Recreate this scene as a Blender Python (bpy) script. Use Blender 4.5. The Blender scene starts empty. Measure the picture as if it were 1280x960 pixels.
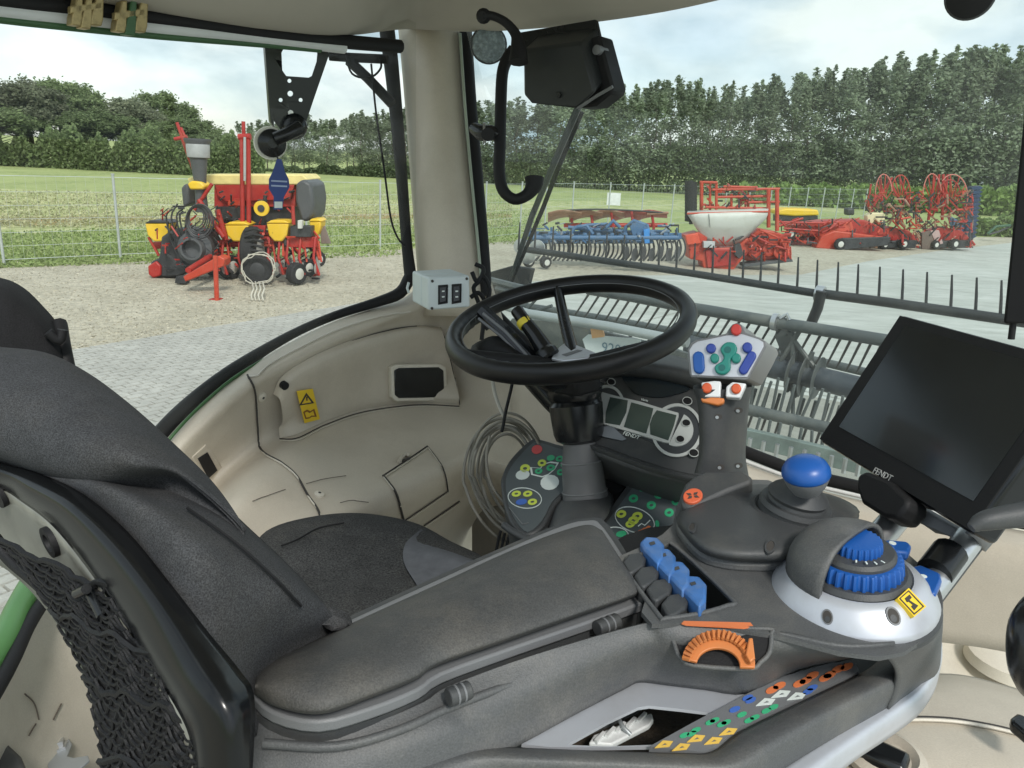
import bpy, bmesh, math, random
import numpy as np
from mathutils import Vector as V, Matrix
from mathutils.geometry import tessellate_polygon
random.seed(7)
SC=bpy.context.scene
COL=SC.collection
# ---------------------------------------------------------------- camera, world, sun
CZ=2.9; FP=955.0; TH=math.radians(16.4); RO=math.radians(2.9)
C0=V((0,0,CZ))
_f=V((0,math.cos(TH),-math.sin(TH))); _r0=V((1,0,0)); _u0=V((0,math.sin(TH),math.cos(TH)))
_r=_r0*math.cos(RO)+_u0*math.sin(RO); _u=-_r0*math.sin(RO)+_u0*math.cos(RO)
AZ=math.radians(38)
FW=V((math.sin(AZ),math.cos(AZ),0)); RT=V((math.cos(AZ),-math.sin(AZ),0)); UP=V((0,0,1))
cam=bpy.data.cameras.new('camera'); co=bpy.data.objects.new('camera',cam); COL.objects.link(co)
m=Matrix((( _r.x,_u.x,-_f.x,0),(_r.y,_u.y,-_f.y,0),(_r.z,_u.z,-_f.z,CZ),(0,0,0,1)))
co.matrix_world=m
cam.sensor_fit='HORIZONTAL'; cam.sensor_width=36; cam.lens=FP/1280*36
cam.clip_start=0.02; cam.clip_end=2000
SC.camera=co
SC.view_settings.view_transform='Standard'; SC.view_settings.look='None'
SC.view_settings.exposure=0.80; SC.view_settings.gamma=1
SC.cycles.use_denoising=True
SC.cycles.max_bounces=8; SC.cycles.transparent_max_bounces=24
SUN_EL=math.radians(46); SUN_AZ=math.radians(160)   # measured clockwise from +Y: behind right
w=bpy.data.worlds.new('World'); SC.world=w; w.use_nodes=True
nt=w.node_tree; N=nt.nodes; L=nt.links; N.clear()
out=N.new('ShaderNodeOutputWorld'); bg=N.new('ShaderNodeBackground'); bg.inputs[1].default_value=0.1
sky=N.new('ShaderNodeTexSky'); sky.sky_type='NISHITA'; sky.sun_disc=False
sky.sun_elevation=SUN_EL; sky.sun_rotation=SUN_AZ
tc=N.new('ShaderNodeTexCoord'); mp=N.new('ShaderNodeMapping'); mp.inputs['Scale'].default_value=(1,1,2.6); mp.inputs['Location'].default_value=(.7,.2,.1)
n1=N.new('ShaderNodeTexNoise'); n1.inputs['Scale'].default_value=2.1; n1.inputs['Detail'].default_value=7; n1.inputs['Roughness'].default_value=.55
n1.inputs['Distortion'].default_value=.35
rp=N.new('ShaderNodeValToRGB'); e=rp.color_ramp.elements
e[0].position=.34; e[0].color=(.0,.0,.0,1); e[1].position=.56; e[1].color=(1,1,1,1)
cl=N.new('ShaderNodeValToRGB'); e=cl.color_ramp.elements
e[0].position=.42; e[0].color=(3.0,4.0,4.5,1); e[1].position=.60; e[1].color=(6.6,7.1,7.1,1)
n2=N.new('ShaderNodeTexNoise'); n2.inputs['Scale'].default_value=4.2; n2.inputs['Detail'].default_value=6
mx=N.new('ShaderNodeMix'); mx.data_type='RGBA'
L.new(tc.outputs['Generated'],mp.inputs[0]); L.new(mp.outputs[0],n1.inputs[0]); L.new(mp.outputs[0],n2.inputs[0])
L.new(n1.outputs[0],rp.inputs[0]); L.new(n2.outputs[0],cl.inputs[0])
hs=N.new('ShaderNodeHueSaturation'); hs.inputs['Saturation'].default_value=.6; hs.inputs['Value'].default_value=1.25
L.new(sky.outputs[0],hs.inputs['Color'])
L.new(rp.outputs[0],mx.inputs[0]); L.new(hs.outputs[0],mx.inputs[6]); L.new(cl.outputs[0],mx.inputs[7])
L.new(mx.outputs[2],bg.inputs[0]); L.new(bg.outputs[0],out.inputs[0])
sl=bpy.data.lights.new('sun','SUN'); so=bpy.data.objects.new('sun',sl); COL.objects.link(so)
sl.energy=1.5; sl.angle=math.radians(10); sl.color=(1,.96,.9)
sd=V((math.sin(SUN_AZ)*math.cos(SUN_EL),math.cos(SUN_AZ)*math.cos(SUN_EL),math.sin(SUN_EL)))
so.rotation_euler=sd.to_track_quat('Z','Y').to_euler(); so.location=(0,0,30)
# ---------------------------------------------------------------- pixel rays (photo pixels, 1280x960)
def ray(x,y): return _f+_r*((x-640)/FP)-_u*((y-480)/FP)
def P(x,y,d): return C0+ray(x,y)*d
def PZ(x,y,h): d=ray(x,y); return C0+d*(h/d.z)          # h relative to the eye
def PG(x,y,h=0): return PZ(x,y,h-CZ)                      # h above the ground
def PR(x,y,k): d=ray(x,y); return C0+d*(k/d.dot(RT))
def PF(x,y,k): d=ray(x,y); return C0+d*(k/d.dot(FW))
def PY(x,y,k): d=ray(x,y); return C0+d*(k/d.y)
class Pl:
    def __init__(s,p,n): s.p=V(p); s.n=V(n).normalized()
    def hit(s,x,y,up=0):
        d=ray(x,y); k=(s.p+s.n*up-C0).dot(s.n)/d.dot(s.n); return C0+d*k
def plz(h): return Pl((0,0,CZ+h),(0,0,1))
def pl3(a,b,c):
    n=(b-a).cross(c-a).normalized()
    if n.dot(C0-a)<0: n=-n
    return Pl(a,n)
def Z(ox,oy,s): return lambda pts: [(ox+q[0]*s,oy+q[1]*s)+tuple(q[2:]) for q in pts]
# ---------------------------------------------------------------- materials
MC={}
def mat(name,col,rough=.5,metal=0,var=.12,vs=6,bump=0,bs=300,spec=.5,dirt=None,ds=5,da=.5,coat=0,fine=0,fs=700,wscale=(1,1,1)):
    if name in MC: return MC[name]
    M=bpy.data.materials.new(name); M.use_nodes=True; nt=M.node_tree; N=nt.nodes; L=nt.links
    b=N['Principled BSDF']; b.inputs['Roughness'].default_value=rough; b.inputs['Metallic'].default_value=metal
    b.inputs['Specular IOR Level'].default_value=spec
    if coat: b.inputs['Coat Weight'].default_value=coat; b.inputs['Coat Roughness'].default_value=.1
    tc=N.new('ShaderNodeTexCoord'); mp=N.new('ShaderNodeMapping'); mp.inputs['Scale'].default_value=wscale
    L.new(tc.outputs['Object'],mp.inputs[0])
    no=N.new('ShaderNodeTexNoise'); no.inputs['Scale'].default_value=vs; no.inputs['Detail'].default_value=6; no.inputs['Roughness'].default_value=.6
    L.new(mp.outputs[0],no.inputs[0])
    rp=N.new('ShaderNodeValToRGB'); e=rp.color_ramp.elements; e[0].position=.3; e[1].position=.7
    e[0].color=tuple(c*(1-var) for c in col)+(1,); e[1].color=tuple(min(1,c*(1+var)) for c in col)+(1,)
    L.new(no.outputs[0],rp.inputs[0]); cs=rp.outputs[0]
    if dirt:
        n2=N.new('ShaderNodeTexNoise'); n2.inputs['Scale'].default_value=ds; n2.inputs['Detail'].default_value=8; n2.inputs['Roughness'].default_value=.7
        L.new(mp.outputs[0],n2.inputs[0]); r2=N.new('ShaderNodeValToRGB'); e=r2.color_ramp.elements
        e[0].position=.48; e[0].color=(0,0,0,1); e[1].position=.72; e[1].color=(da,da,da,1)
        L.new(n2.outputs[0],r2.inputs[0]); x=N.new('ShaderNodeMix'); x.data_type='RGBA'
        L.new(r2.outputs[0],x.inputs[0]); L.new(cs,x.inputs[6]); x.inputs[7].default_value=tuple(dirt)+(1,); cs=x.outputs[2]
    if fine:
        n4=N.new('ShaderNodeTexNoise'); n4.inputs['Scale'].default_value=fs; n4.inputs['Detail'].default_value=2; L.new(tc.outputs['Object'],n4.inputs[0])
        m4=N.new('ShaderNodeMapRange'); m4.inputs[1].default_value=.3; m4.inputs[2].default_value=.7; m4.inputs[3].default_value=1-fine; m4.inputs[4].default_value=1+fine; L.new(n4.outputs[0],m4.inputs[0])
        x4=N.new('ShaderNodeVectorMath'); x4.operation='SCALE'; L.new(cs,x4.inputs[0]); L.new(m4.outputs[0],x4.inputs['Scale']); cs=x4.outputs[0]
    L.new(cs,b.inputs['Base Color'])
    r3=N.new('ShaderNodeMapRange'); r3.inputs[3].default_value=max(.03,rough-.08); r3.inputs[4].default_value=min(1,rough+.1)
    L.new(no.outputs[0],r3.inputs[0]); L.new(r3.outputs[0],b.inputs['Roughness'])
    if bump:
        n3=N.new('ShaderNodeTexNoise'); n3.inputs['Scale'].default_value=bs; n3.inputs['Detail'].default_value=3
        L.new(tc.outputs['Object'],n3.inputs[0]); bp=N.new('ShaderNodeBump'); bp.inputs['Strength'].default_value=bump; bp.inputs['Distance'].default_value=.6/bs
        L.new(n3.outputs[0],bp.inputs['Height']); L.new(bp.outputs[0],b.inputs['Normal'])
    MC[name]=M; return M
def glassmat(name,tint,spec=.5,film=(.015,.06)):
    M=bpy.data.materials.new(name); M.use_nodes=True; nt=M.node_tree; N=nt.nodes; L=nt.links; N.clear()
    o=N.new('ShaderNodeOutputMaterial'); t=N.new('ShaderNodeBsdfTransparent'); t.inputs[0].default_value=tint+(1,)
    g=N.new('ShaderNodeBsdfGlossy'); g.inputs['Roughness'].default_value=.02; fr=N.new('ShaderNodeFresnel'); fr.inputs[0].default_value=1.45
    mu=N.new('ShaderNodeMath'); mu.operation='MULTIPLY'; mu.inputs[1].default_value=spec
    # thin diffuse film: dust, plus a pale haze painted over the view
    d=N.new('ShaderNodeBsdfDiffuse'); d.inputs[0].default_value=(.7,.72,.7,1); tc=N.new('ShaderNodeTexCoord'); n=N.new('ShaderNodeTexNoise'); n.inputs['Scale'].default_value=9; n.inputs['Detail'].default_value=8
    r=N.new('ShaderNodeValToRGB'); e=r.color_ramp.elements; e[0].position=.4; e[0].color=(film[0],film[0],film[0],1); e[1].position=.75; e[1].color=(film[1],film[1],film[1],1)
    L.new(tc.outputs['Object'],n.inputs[0]); L.new(n.outputs[0],r.inputs[0])
    m1=N.new('ShaderNodeMixShader'); m2=N.new('ShaderNodeMixShader')
    L.new(fr.outputs[0],mu.inputs[0]); L.new(mu.outputs[0],m1.inputs[0]); L.new(t.outputs[0],m1.inputs[1]); L.new(g.outputs[0],m1.inputs[2])
    L.new(r.outputs[0],m2.inputs[0]); L.new(m1.outputs[0],m2.inputs[1]); L.new(d.outputs[0],m2.inputs[2]); L.new(m2.outputs[0],o.inputs[0])
    MC[name]=M; return M
# ---------------------------------------------------------------- object helpers
OFF={}
def tag(o,label=None,cat=None,group=None,kind=None):
    if label: o['label']=label
    if cat: o['category']=cat
    if group: o['group']=group
    if kind: o['kind']=kind
    return o
def thing(name,label,cat,loc,group=None):
    o=bpy.data.objects.new(name,None); COL.objects.link(o); o.location=loc; o.empty_display_size=.05
    OFF[o.name]=V(loc); return tag(o,label,cat,group)
def mk(name,vs,fs,mt,parent=None,smooth=True,sharp=40,bevel=0,solid=0,loc=None,bseg=2):
    me=bpy.data.meshes.new(name); off=V((0,0,0))
    if parent is not None: off=OFF[parent.name]
    elif loc is not None: off=V(loc)
    me.from_pydata([tuple(V(v)-off) for v in vs],[],fs); me.materials.append(mt)
    me.validate(); me.update()
    bm=bmesh.new(); bm.from_mesh(me); bmesh.ops.remove_doubles(bm,verts=bm.verts,dist=1e-6)
    if not solid: bmesh.ops.recalc_face_normals(bm,faces=bm.faces)
    bm.to_mesh(me); bm.free()
    if smooth:
        me.polygons.foreach_set('use_smooth',[True]*len(me.polygons))
        me.set_sharp_from_angle(angle=math.radians(sharp))
    o=bpy.data.objects.new(name,me); COL.objects.link(o)
    if parent is not None: o.parent=parent; OFF[o.name]=off
    else: o.location=off; OFF[o.name]=off
    if solid:
        s=o.modifiers.new('thick','SOLIDIFY'); s.thickness=solid; s.offset=-1
    if bevel:
        b=o.modifiers.new('bevel','BEVEL'); b.width=bevel; b.segments=bseg; b.limit_method='ANGLE'; b.angle_limit=math.radians(35); b.harden_normals=False
    return o
def cr(pts,n,closed=False):
    """Catmull-Rom through points (tuples or Vectors), n samples per span"""
    A=[np.array(p,float) for p in pts]; k=len(A); o=[]
    spans=k if closed else k-1
    for i in range(spans):
        p1=A[i]; p2=A[(i+1)%k]
        p0=A[(i-1)%k] if (closed or i>0) else 2*p1-p2
        p3=A[(i+2)%k] if (closed or i+2<k) else 2*p2-p1
        for j in range(n):
            t=j/n
            o.append(.5*((2*p1)+(-p0+p2)*t+(2*p0-5*p1+4*p2-p3)*t*t+(-p0+3*p1-3*p2+p3)*t**3))
    if not closed: o.append(A[-1])
    return o
def surf(name,rows,mt,parent=None,n=5,m_=5,solid=0,closed=False,**k):
    """smooth patch through rows of world points (all rows equal length)"""
    R=[cr(r,n,closed) for r in rows]; cols=len(R[0])
    G=[cr([r[c] for r in R],m_) for c in range(cols)]
    nr=len(G[0]); vs=[V(G[c][r]) for r in range(nr) for c in range(cols)]
    fs=[]
    for r in range(nr-1):
        for c in range(cols if closed else cols-1):
            c2=(c+1)%cols; fs.append((r*cols+c,r*cols+c2,(r+1)*cols+c2,(r+1)*cols+c))
    if solid:   # thickness goes away from the eye
        a,b,c,_=fs[len(fs)//2]; nn=(vs[b]-vs[a]).cross(vs[fs[len(fs)//2][3]]-vs[a])
        if nn.dot(C0-vs[a])<0: fs=[f[::-1] for f in fs]
    k.setdefault('sharp',70)
    return mk(name,vs,fs,mt,parent,solid=solid,**k)
def _tube(pts,rad,seg=8,closed=False,vs=None,fs=None,up=None):
    vs=[] if vs is None else vs; fs=[] if fs is None else fs
    A=[V(p) for p in pts]; k=len(A); b=len(vs)
    rr=rad if isinstance(rad,(list,tuple)) else [rad]*k
    pn=None
    for i in range(k):
        t=(A[(i+1)%k]-A[i-1]) if (closed or 0<i<k-1) else (A[1]-A[0] if i==0 else A[-1]-A[-2])
        if t.length<1e-9: t=V((0,0,1))
        t.normalize()
        if pn is None:
            pn=t.orthogonal() if up is None else (V(up)-t*V(up).dot(t)); pn.normalize()
        else:
            pn=(pn-t*pn.dot(t)); pn=pn.normalized() if pn.length>1e-6 else t.orthogonal().normalized()
        q=t.cross(pn)
        for j in range(seg):
            a=2*math.pi*(j+.5)/seg; vs.append(A[i]+(pn*math.cos(a)+q*math.sin(a))*rr[i])
    for i in range(k if closed else k-1):
        for j in range(seg):
            j2=(j+1)%seg; i2=(i+1)%k
            fs.append((b+i*seg+j,b+i*seg+j2,b+i2*seg+j2,b+i2*seg+j))
    if not closed:
        fs.append(tuple(b+j for j in range(seg))[::-1]); fs.append(tuple(b+(k-1)*seg+j for j in range(seg)))
    return vs,fs
def tube(name,pts,rad,mt,parent=None,seg=8,n=0,closed=False,**k):
    if n:
        L0=len(pts); pts2=cr(pts,n,closed)
        if isinstance(rad,(list,tuple)):
            rad=[float(q[0]) for q in cr([(x,) for x in rad],n,closed)]
        pts=pts2
    vs,fs=_tube(pts,rad,seg,closed); k.setdefault('sharp',50)
    return mk(name,vs,fs,mt,parent,**k)
def tubes(name,lst,mt,parent=None,seg=6,**k):
    vs=[];fs=[]
    for pts,r in lst: _tube(pts,r,seg,False,vs,fs)
    return mk(name,vs,fs,mt,parent,**k)
def box(name,c,ax,size,mt,parent=None,bevel=0,**k):
    c=V(c); X,Y,Zz=[V(a).normalized() for a in ax]; sx,sy,sz=[s/2 for s in size]
    vs=[c+X*(i*sx)+Y*(j*sy)+Zz*(l*sz) for i in(-1,1) for j in(-1,1) for l in(-1,1)]
    fs=[(0,1,3,2),(4,6,7,5),(0,4,5,1),(2,3,7,6),(0,2,6,4),(1,5,7,3)]
    return mk(name,vs,fs,mt,parent,bevel=bevel,**k)
AXW=(V((1,0,0)),V((0,1,0)),V((0,0,1))); AXT=(RT,FW,UP)
def prism(name,poly,dirv,mt,parent=None,holes=(),**k):
    """closed prism: poly (world points, planar), pushed along dirv"""
    loops=[list(map(V,poly))]+[list(map(V,h)) for h in holes]; d=V(dirv)
    tri=tessellate_polygon(loops); flat=[p for l in loops for p in l]; n=len(flat)
    vs=flat+[p+d for p in flat]; fs=[]
    nn=V((0,0,0)); q=loops[0]
    for i in range(len(q)): nn+=q[i].cross(q[(i+1)%len(q)])
    if len(loops)==1:
        fs=[tuple(range(n)),tuple(range(2*n-1,n-1,-1))]
    else:
        fs=[tuple(t) for t in tri]+[tuple(i+n for i in t)[::-1] for t in tri]
    b=0
    for l in loops:
        for i in range(len(l)): j=(i+1)%len(l); fs.append((b+i,b+j,b+j+n,b+i+n))
        b+=len(l)
    return mk(name,vs,fs,mt,parent,**k)
def plate(name,pl,poly,mt,parent=None,t=.004,up=0,holes=(),sm=0,sharp=35,**k):
    """outline in photo pixels cast onto the plane pl, thickness t below the face"""
    f=(lambda q:[tuple(a) for a in cr(q,sm,True)]) if sm else (lambda q:q)
    return prism(name,[pl.hit(x,y,up) for x,y in f(poly)],pl.n*-t,mt,parent,holes=[[pl.hit(x,y,up) for x,y in f(h)] for h in holes],sharp=sharp,**k)
def ell(cx,cy,rx,ry,rot=0,n=20,a0=0,a1=360):
    r=math.radians(rot); o=[]
    full=(a1-a0)>=360
    for i in range(n):
        a=math.radians(a0+(a1-a0)*i/(n if full else n-1)); x=rx*math.cos(a); y=ry*math.sin(a)
        o.append((cx+x*math.cos(r)-y*math.sin(r),cy+x*math.sin(r)+y*math.cos(r)))
    return o
def ring(name,pl,o,i,mt,parent=None,t=.002,up=.001,**k): return plate(name,pl,o,mt,parent,t=t,up=up,holes=[i],**k)
def lathe(name,c,axis,prof,mt,parent=None,seg=32,**k):
    c=V(c); a=V(axis).normalized(); x=a.orthogonal().normalized(); y=a.cross(x); vs=[];fs=[]
    for r,h in prof:
        for j in range(seg):
            t=2*math.pi*j/seg; vs.append(c+a*h+(x*math.cos(t)+y*math.sin(t))*max(r,1e-5))
    n=len(prof)
    for i in range(n-1):
        for j in range(seg):
            j2=(j+1)%seg; fs.append((i*seg+j,i*seg+j2,(i+1)*seg+j2,(i+1)*seg+j))
    fs.append(tuple(range(seg))[::-1]); fs.append(tuple((n-1)*seg+j for j in range(seg)))
    k.setdefault('sharp',35)
    return mk(name,vs,fs,mt,parent,**k)
def strip(name,px,wd,pf,mt,parent=None,t=.002,n=4,lift=.001,**k):
    """thin line along pixels: a fine cord lying on the surface given by pf(x,y)"""
    return tube(name,[V(pf(*q)) for q in cr(px,n*2)],wd,mt,parent,seg=6,**k)
def text(name,body,pl,x,y,x2,y2,hpx,mt,parent=None,up=.001,ext=.0003):
    cu=bpy.data.curves.new(name,'FONT'); cu.body=body; cu.extrude=ext; cu.align_x='CENTER'; cu.align_y='CENTER'; cu.materials.append(mt); cu.resolution_u=2
    a=pl.hit(x,y,up); b=pl.hit(x2,y2,up); X=(b-a).normalized(); Zn=pl.n; Y=Zn.cross(X)
    sz=(a-C0).length*hpx/FP*1.35; cu.size=sz
    tmp=bpy.data.objects.new('tmp',cu); COL.objects.link(tmp); dg=bpy.context.evaluated_depsgraph_get(); me=bpy.data.meshes.new_from_object(tmp.evaluated_get(dg)); bpy.data.objects.remove(tmp)
    if not me.materials: me.materials.append(mt)
    o=bpy.data.objects.new(name,me); COL.objects.link(o); off=OFF[parent.name] if parent else V((0,0,0))
    M=Matrix((X,Y,Zn)).transposed().to_4x4(); M.translation=a-off; o.matrix_local=M
    if parent: o.parent=parent
    return o
# fitting the string into a pixel width
def dup(o,parent=None,loc=None):
    c=o.copy(); COL.objects.link(c)
    if parent is not None: c.parent=parent
    if loc is not None: c.location=loc
    return c
def copytree(o,parent=None,**k):
    kids=[c for c in KIDS(o)]
    c=dup(o,parent,**k)
    for ch in kids: copytree(ch,c)
    return c
def KIDS(o): return [x for x in list(COL.objects) if x.parent==o]
# ---------------------------------------------------------------- palette
BEI=mat('beige_plastic',(.54,.485,.395),.45,var=.05,bump=.35,bs=600,dirt=(.36,.31,.24),ds=7,da=.30,fine=.05,fs=500)
BEL=mat('beige_lighter',(.64,.595,.50),.45,var=.04,bump=.3,bs=600,dirt=(.40,.35,.28),ds=9,da=.35,fine=.05,fs=500)
HDL=mat('headliner_felt',(.46,.43,.37),.9,var=.05,bump=.4,bs=900)
SEAM=mat('dark_seam',(.05,.045,.04),.8)
BLK=mat('black_rubber',(.010,.010,.011),.6,spec=.35,bump=.2,bs=500)
BLG=mat('black_gloss_plastic',(.008,.009,.010),.24,var=.3,vs=14,bump=.05,bs=500)
GRN=mat('green_paint',(.07,.19,.055),.35)
FAB=mat('charcoal_fabric',(.054,.056,.059),.95,var=.15,vs=30,bump=1.0,bs=1100,spec=.15,dirt=(.10,.09,.075),ds=9,da=.25,fine=.45,fs=900)
FAM=mat('black_mesh_fabric',(.042,.043,.043),.95,var=.2,vs=20,bump=1,bs=700,spec=.2,dirt=(.11,.10,.08),ds=6,da=.3,fine=.6,fs=420)
GP=mat('grey_console_plastic',(.088,.091,.092),.5,var=.10,vs=9,bump=.5,bs=900,dirt=(.24,.22,.18),ds=9,da=.35,fine=.18)
GPD=mat('dark_grey_plastic',(.050,.053,.055),.5,var=.1,bump=.4,bs=900,dirt=(.18,.17,.14),ds=12,da=.25)
GPL=mat('mid_grey_plastic',(.165,.17,.175),.45,var=.08,bump=.3,bs=900)
LID=mat('dusty_soft_lid',(.058,.059,.058),.6,var=.2,vs=8,bump=.7,bs=900,dirt=(.155,.138,.112),ds=6,da=.5,fine=.25)
SIL=mat('silver_paint',(.56,.58,.62),.36,metal=.45,var=.04,dirt=(.35,.33,.30),ds=14,da=.3)
ALU=mat('bare_aluminium',(.62,.63,.64),.3,metal=.9,var=.08,vs=30)
STL=mat('galvanised_steel',(.42,.45,.47),.45,metal=.6,var=.15,vs=10)
WHT=mat('white_plastic',(.74,.76,.76),.4,var=.03)
LGP=mat('light_grey_box_plastic',(.60,.66,.66),.45,var=.03,bump=.1)
RED=mat('red_button',(.55,.05,.04),.4)
ORG=mat('orange_plastic',(.62,.20,.055),.4,var=.1,dirt=(.35,.2,.1),ds=30,da=.4)
BLU=mat('blue_plastic',(.012,.088,.34),.34,var=.12)
BLD=mat('dull_blue_plastic',(.05,.16,.42),.45,var=.15,vs=60,dirt=(.2,.24,.3),ds=40,da=.5)
NVY=mat('navy_button',(.03,.06,.30),.35)
TEA=mat('teal_button',(.02,.22,.18),.35)
PGN=mat('print_green',(.05,.42,.20),.5); PYL=mat('print_yellow_green',(.62,.72,.10),.5)
PRD=mat('print_red',(.70,.10,.10),.5); PWH=mat('print_white',(.70,.76,.72),.5); PBL=mat('print_blue',(.06,.15,.50),.5)
PYO=mat('print_amber',(.80,.52,.10),.5); POR=mat('print_orange',(.72,.20,.07),.5); YEL=mat('warning_yellow',(.85,.58,.03),.45)
SCR=mat('lcd_glass',(.055,.075,.065),.15,var=.1); SCD=mat('monitor_glass',(.012,.014,.015),.16,var=.25,vs=5,spec=.8)
CAB=mat('grey_cable_sheath',(.27,.25,.21),.5,var=.1)
GLS=glassmat('window_glass',(.90,.905,.875)); GLW=glassmat('windscreen_glass',(.84,.885,.86),.6,(.06,.14))  # windscreen film set stronger, painting a milky haze over the view
NAV=mat('navy_tag',(.03,.06,.22),.5); GLD=mat('brass_clip',(.42,.33,.16),.4,metal=.5,dirt=(.15,.12,.06),ds=60,da=.6)
CRM=mat('cream_foam',(.8,.78,.68),.6)
# ---------------------------------------------------------------- the cab
ZF=-1.12    # cab floor below the eye
cab=thing('machine_cab','beige and black glazed driver cab of a farm machine, surrounding the seat and console','cab',(0,.8,CZ+ZF))
tag(cab)
# headliner: lower edge in pixels, running left -> A pillar -> right
le=[(-140,-22,'R'),(0,-14,'R'),(128,4,'R'),(235,23,'R'),(336,38,'R'),(430,43,'R'),(505,36,'C'),(590,39,'F'),(680,34,'F'),(750,26,'F'),(830,14,'F'),(905,-2,'F'),(1000,-26,'F'),(1150,-60,'F')]
def edge(x,y,k):
    if k=='R': return PR(x,y,-1.36)
    if k=='C': return P(x,y,1.86)
    return PF(x,y,1.43)
r0=[edge(*q) for q in le]
cc=C0+FW*.5-RT*.35
def shr(p,s,z): q=p+(cc-p)*s; return V((q.x,q.y,z))
surf('headliner',[[shr(p,-.02,p.z+.012) for p in r0],r0,[shr(p,.05,p.z-.004) for p in r0],[shr(p,.14,p.z+.035) for p in r0],[shr(p,.35,CZ+.43) for p in r0],[shr(p,.75,CZ+.47) for p in r0],[shr(p,1.0,CZ+.475) for p in r0]],HDL,cab,n=4,m_=4,solid=.02)
# outer roof shell above the headliner
prism('roof',[C0+UP*.53+FW*a+RT*b for a,b in ((1.62,-1.5),(1.62,.25),(.15,.25),(.15,-1.5))],UP*.06,mat('pale_roof',(.5,.5,.48),.5),cab,bevel=.03)
# A pillar
def crow(y,xs,ds): return [P(x,y_,d) for (x,y_),d in zip([(x,y) for x in xs],ds)]
pil=[((497,512,535,560,577),30),((500,515,538,562,579),60),((506,521,545,568,583),130),((512,527,553,576,591),210),((518,534,562,586,600),290),((522,540,568,593,607),350),((524,545,574,600,614),395)]
surf('pillar_trim',[[P(x,y,d) for x,d in zip(xs,(1.93,1.885,1.86,1.875,1.92))] for xs,y in pil],BEI,cab,n=4,m_=3,solid=.01)
tube('pillar_seal',[P(x,y,1.9) for x,y in ((484,40),(489,80),(495,140),(502,220),(508,300),(513,345))],[.02,.019,.017,.015,.014,.016],BLK,cab,n=4,seg=10)
tube('pillar_seal',[P(x,y,1.9) for x,y in ((582,38),(588,130),(596,220),(602,290),(606,345),(607,370))],[.016]*6,BLK,cab,n=4,seg=10)
tube('trim_strip',[P(x,y,1.875) for x,y in ((575,42),(581,130),(589,220),(596,290),(601,345))],.004,mat('sage_trim',(.33,.38,.30),.4),cab,n=3)
# left window lower seal
sl_=[(513,345,1.90),(500,366,1.88),(470,378,1.84),(420,394,1.78),(375,413,1.73),(330,438,1.67),(285,468,1.61),(240,505,1.56),(205,540,1.52),(175,580,1.48)]
tube('window_seal',[P(x,y,d) for x,y,d in sl_],[.016,.015,.012,.010,.010,.012,.016,.019,.020,.020],BLK,cab,n=4,seg=10)
tube('green_frame_edge',[P(x,y,d) for x,y,d in ((330,449,1.63),(290,474,1.57),(250,508,1.52),(222,537,1.48),(196,568,1.45))],.0035,mat('dark_green_edge',(.04,.11,.035),.4),cab,n=4)
# left window pane
mk('window_pane',[PR(-420,-160,-1.40),PR(520,-160,-1.40),PR(520,460,-1.40),PR(-420,1150,-1.40)],[(0,1,2,3)],GLS,cab,smooth=False)
mk('windscreen_pane',[PF(560,-140,1.52),PF(1700,-260,1.52),PF(1700,760,1.52),PF(560,480,1.52)],[(0,1,2,3)],GLW,cab,smooth=False)
# roof rail along the left window
def railp(x,y): return PR(x,y,-1.33)
tube('roof_rail',[railp(x,y) for x,y in ((-60,-14),(0,0),(100,11),(190,22),(336,42),(430,52),(500,58))],.014,BLK,cab,n=3,seg=10)
tube('silver_rail',[railp(x,y) for x,y in ((-60,2),(0,13),(100,24),(200,35),(336,49),(430,60))],.011,mat('white_rail_paint',(.7,.72,.72),.35),cab,n=3,seg=10)
tube('lower_rail',[railp(x,y) for x,y in ((-60,14),(0,24),(100,35),(200,45),(336,56),(400,62))],.0065,mat('dark_green_rail',(.05,.12,.05),.4),cab,n=3,seg=8)
# cable and strut at the top of the pillar
tube('window_strut',[P(x,y,1.8) for x,y in ((412,70),(440,72),(484,74))],.011,BLK,cab,n=2)
tube('window_strut',[P(x,y,1.8) for x,y in ((436,76),(460,98),(490,130))],.012,BLK,cab,n=2)
tube('dangling_wire',[P(x,y,1.78) for x,y in ((432,66),(440,92),(462,97),(476,85),(474,70))],.0025,BLK,cab,n=5)
tube('dangling_wire',[P(x,y,1.78) for x,y in ((464,80),(470,140),(480,210),(488,270),(496,295),(506,308))],.0025,BLK,cab,n=5)
# ---- left inner panel: shoulder, wall and shelf
LW=-1.36
def lp(x,y,r):
    p=PR(x,y,r); return p if (p-C0).dot(FW)<1.44 else PF(x,y,1.44)
def lz(x,y,h): return PZ(x,y,h)
rA=[lp(x,y,-1.385) for x,y in ((176,590),(205,552),(245,510),(290,474),(335,444),(378,420),(422,400),(472,384),(504,373),(532,352),(575,345),(610,352))]
rB=[lp(x,y,-1.33) for x,y in ((190,612),(222,562),(262,522),(303,487),(350,458),(394,434),(440,414),(485,397),(516,386),(540,372),(580,372),(618,378))]
rC=[lp(x,y,-1.345) for x,y in ((200,640),(232,590),(272,545),(318,502),(366,476),(408,452),(452,430),(494,412),(524,404),(552,400),(590,404),(628,412))]
rD=[lp(x,y,-1.36) for x,y in ((215,680),(246,635),(284,592),(332,552),(378,524),(420,503),(462,486),(500,474),(532,466),(566,462),(604,466),(644,474))]
rE=[lz(x,y,-.60) for x,y in ((235,712),(266,664),(302,618),(352,574),(398,545),(440,526),(480,514),(514,506),(546,502),(578,500),(614,508),(655,520))]
rF=[lz(x,y,-.645) for x,y in ((255,760),(290,715),(330,672),(380,632),(425,603),(468,582),(506,566),(540,556),(566,550),(592,552),(624,562),(660,572))]
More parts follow.
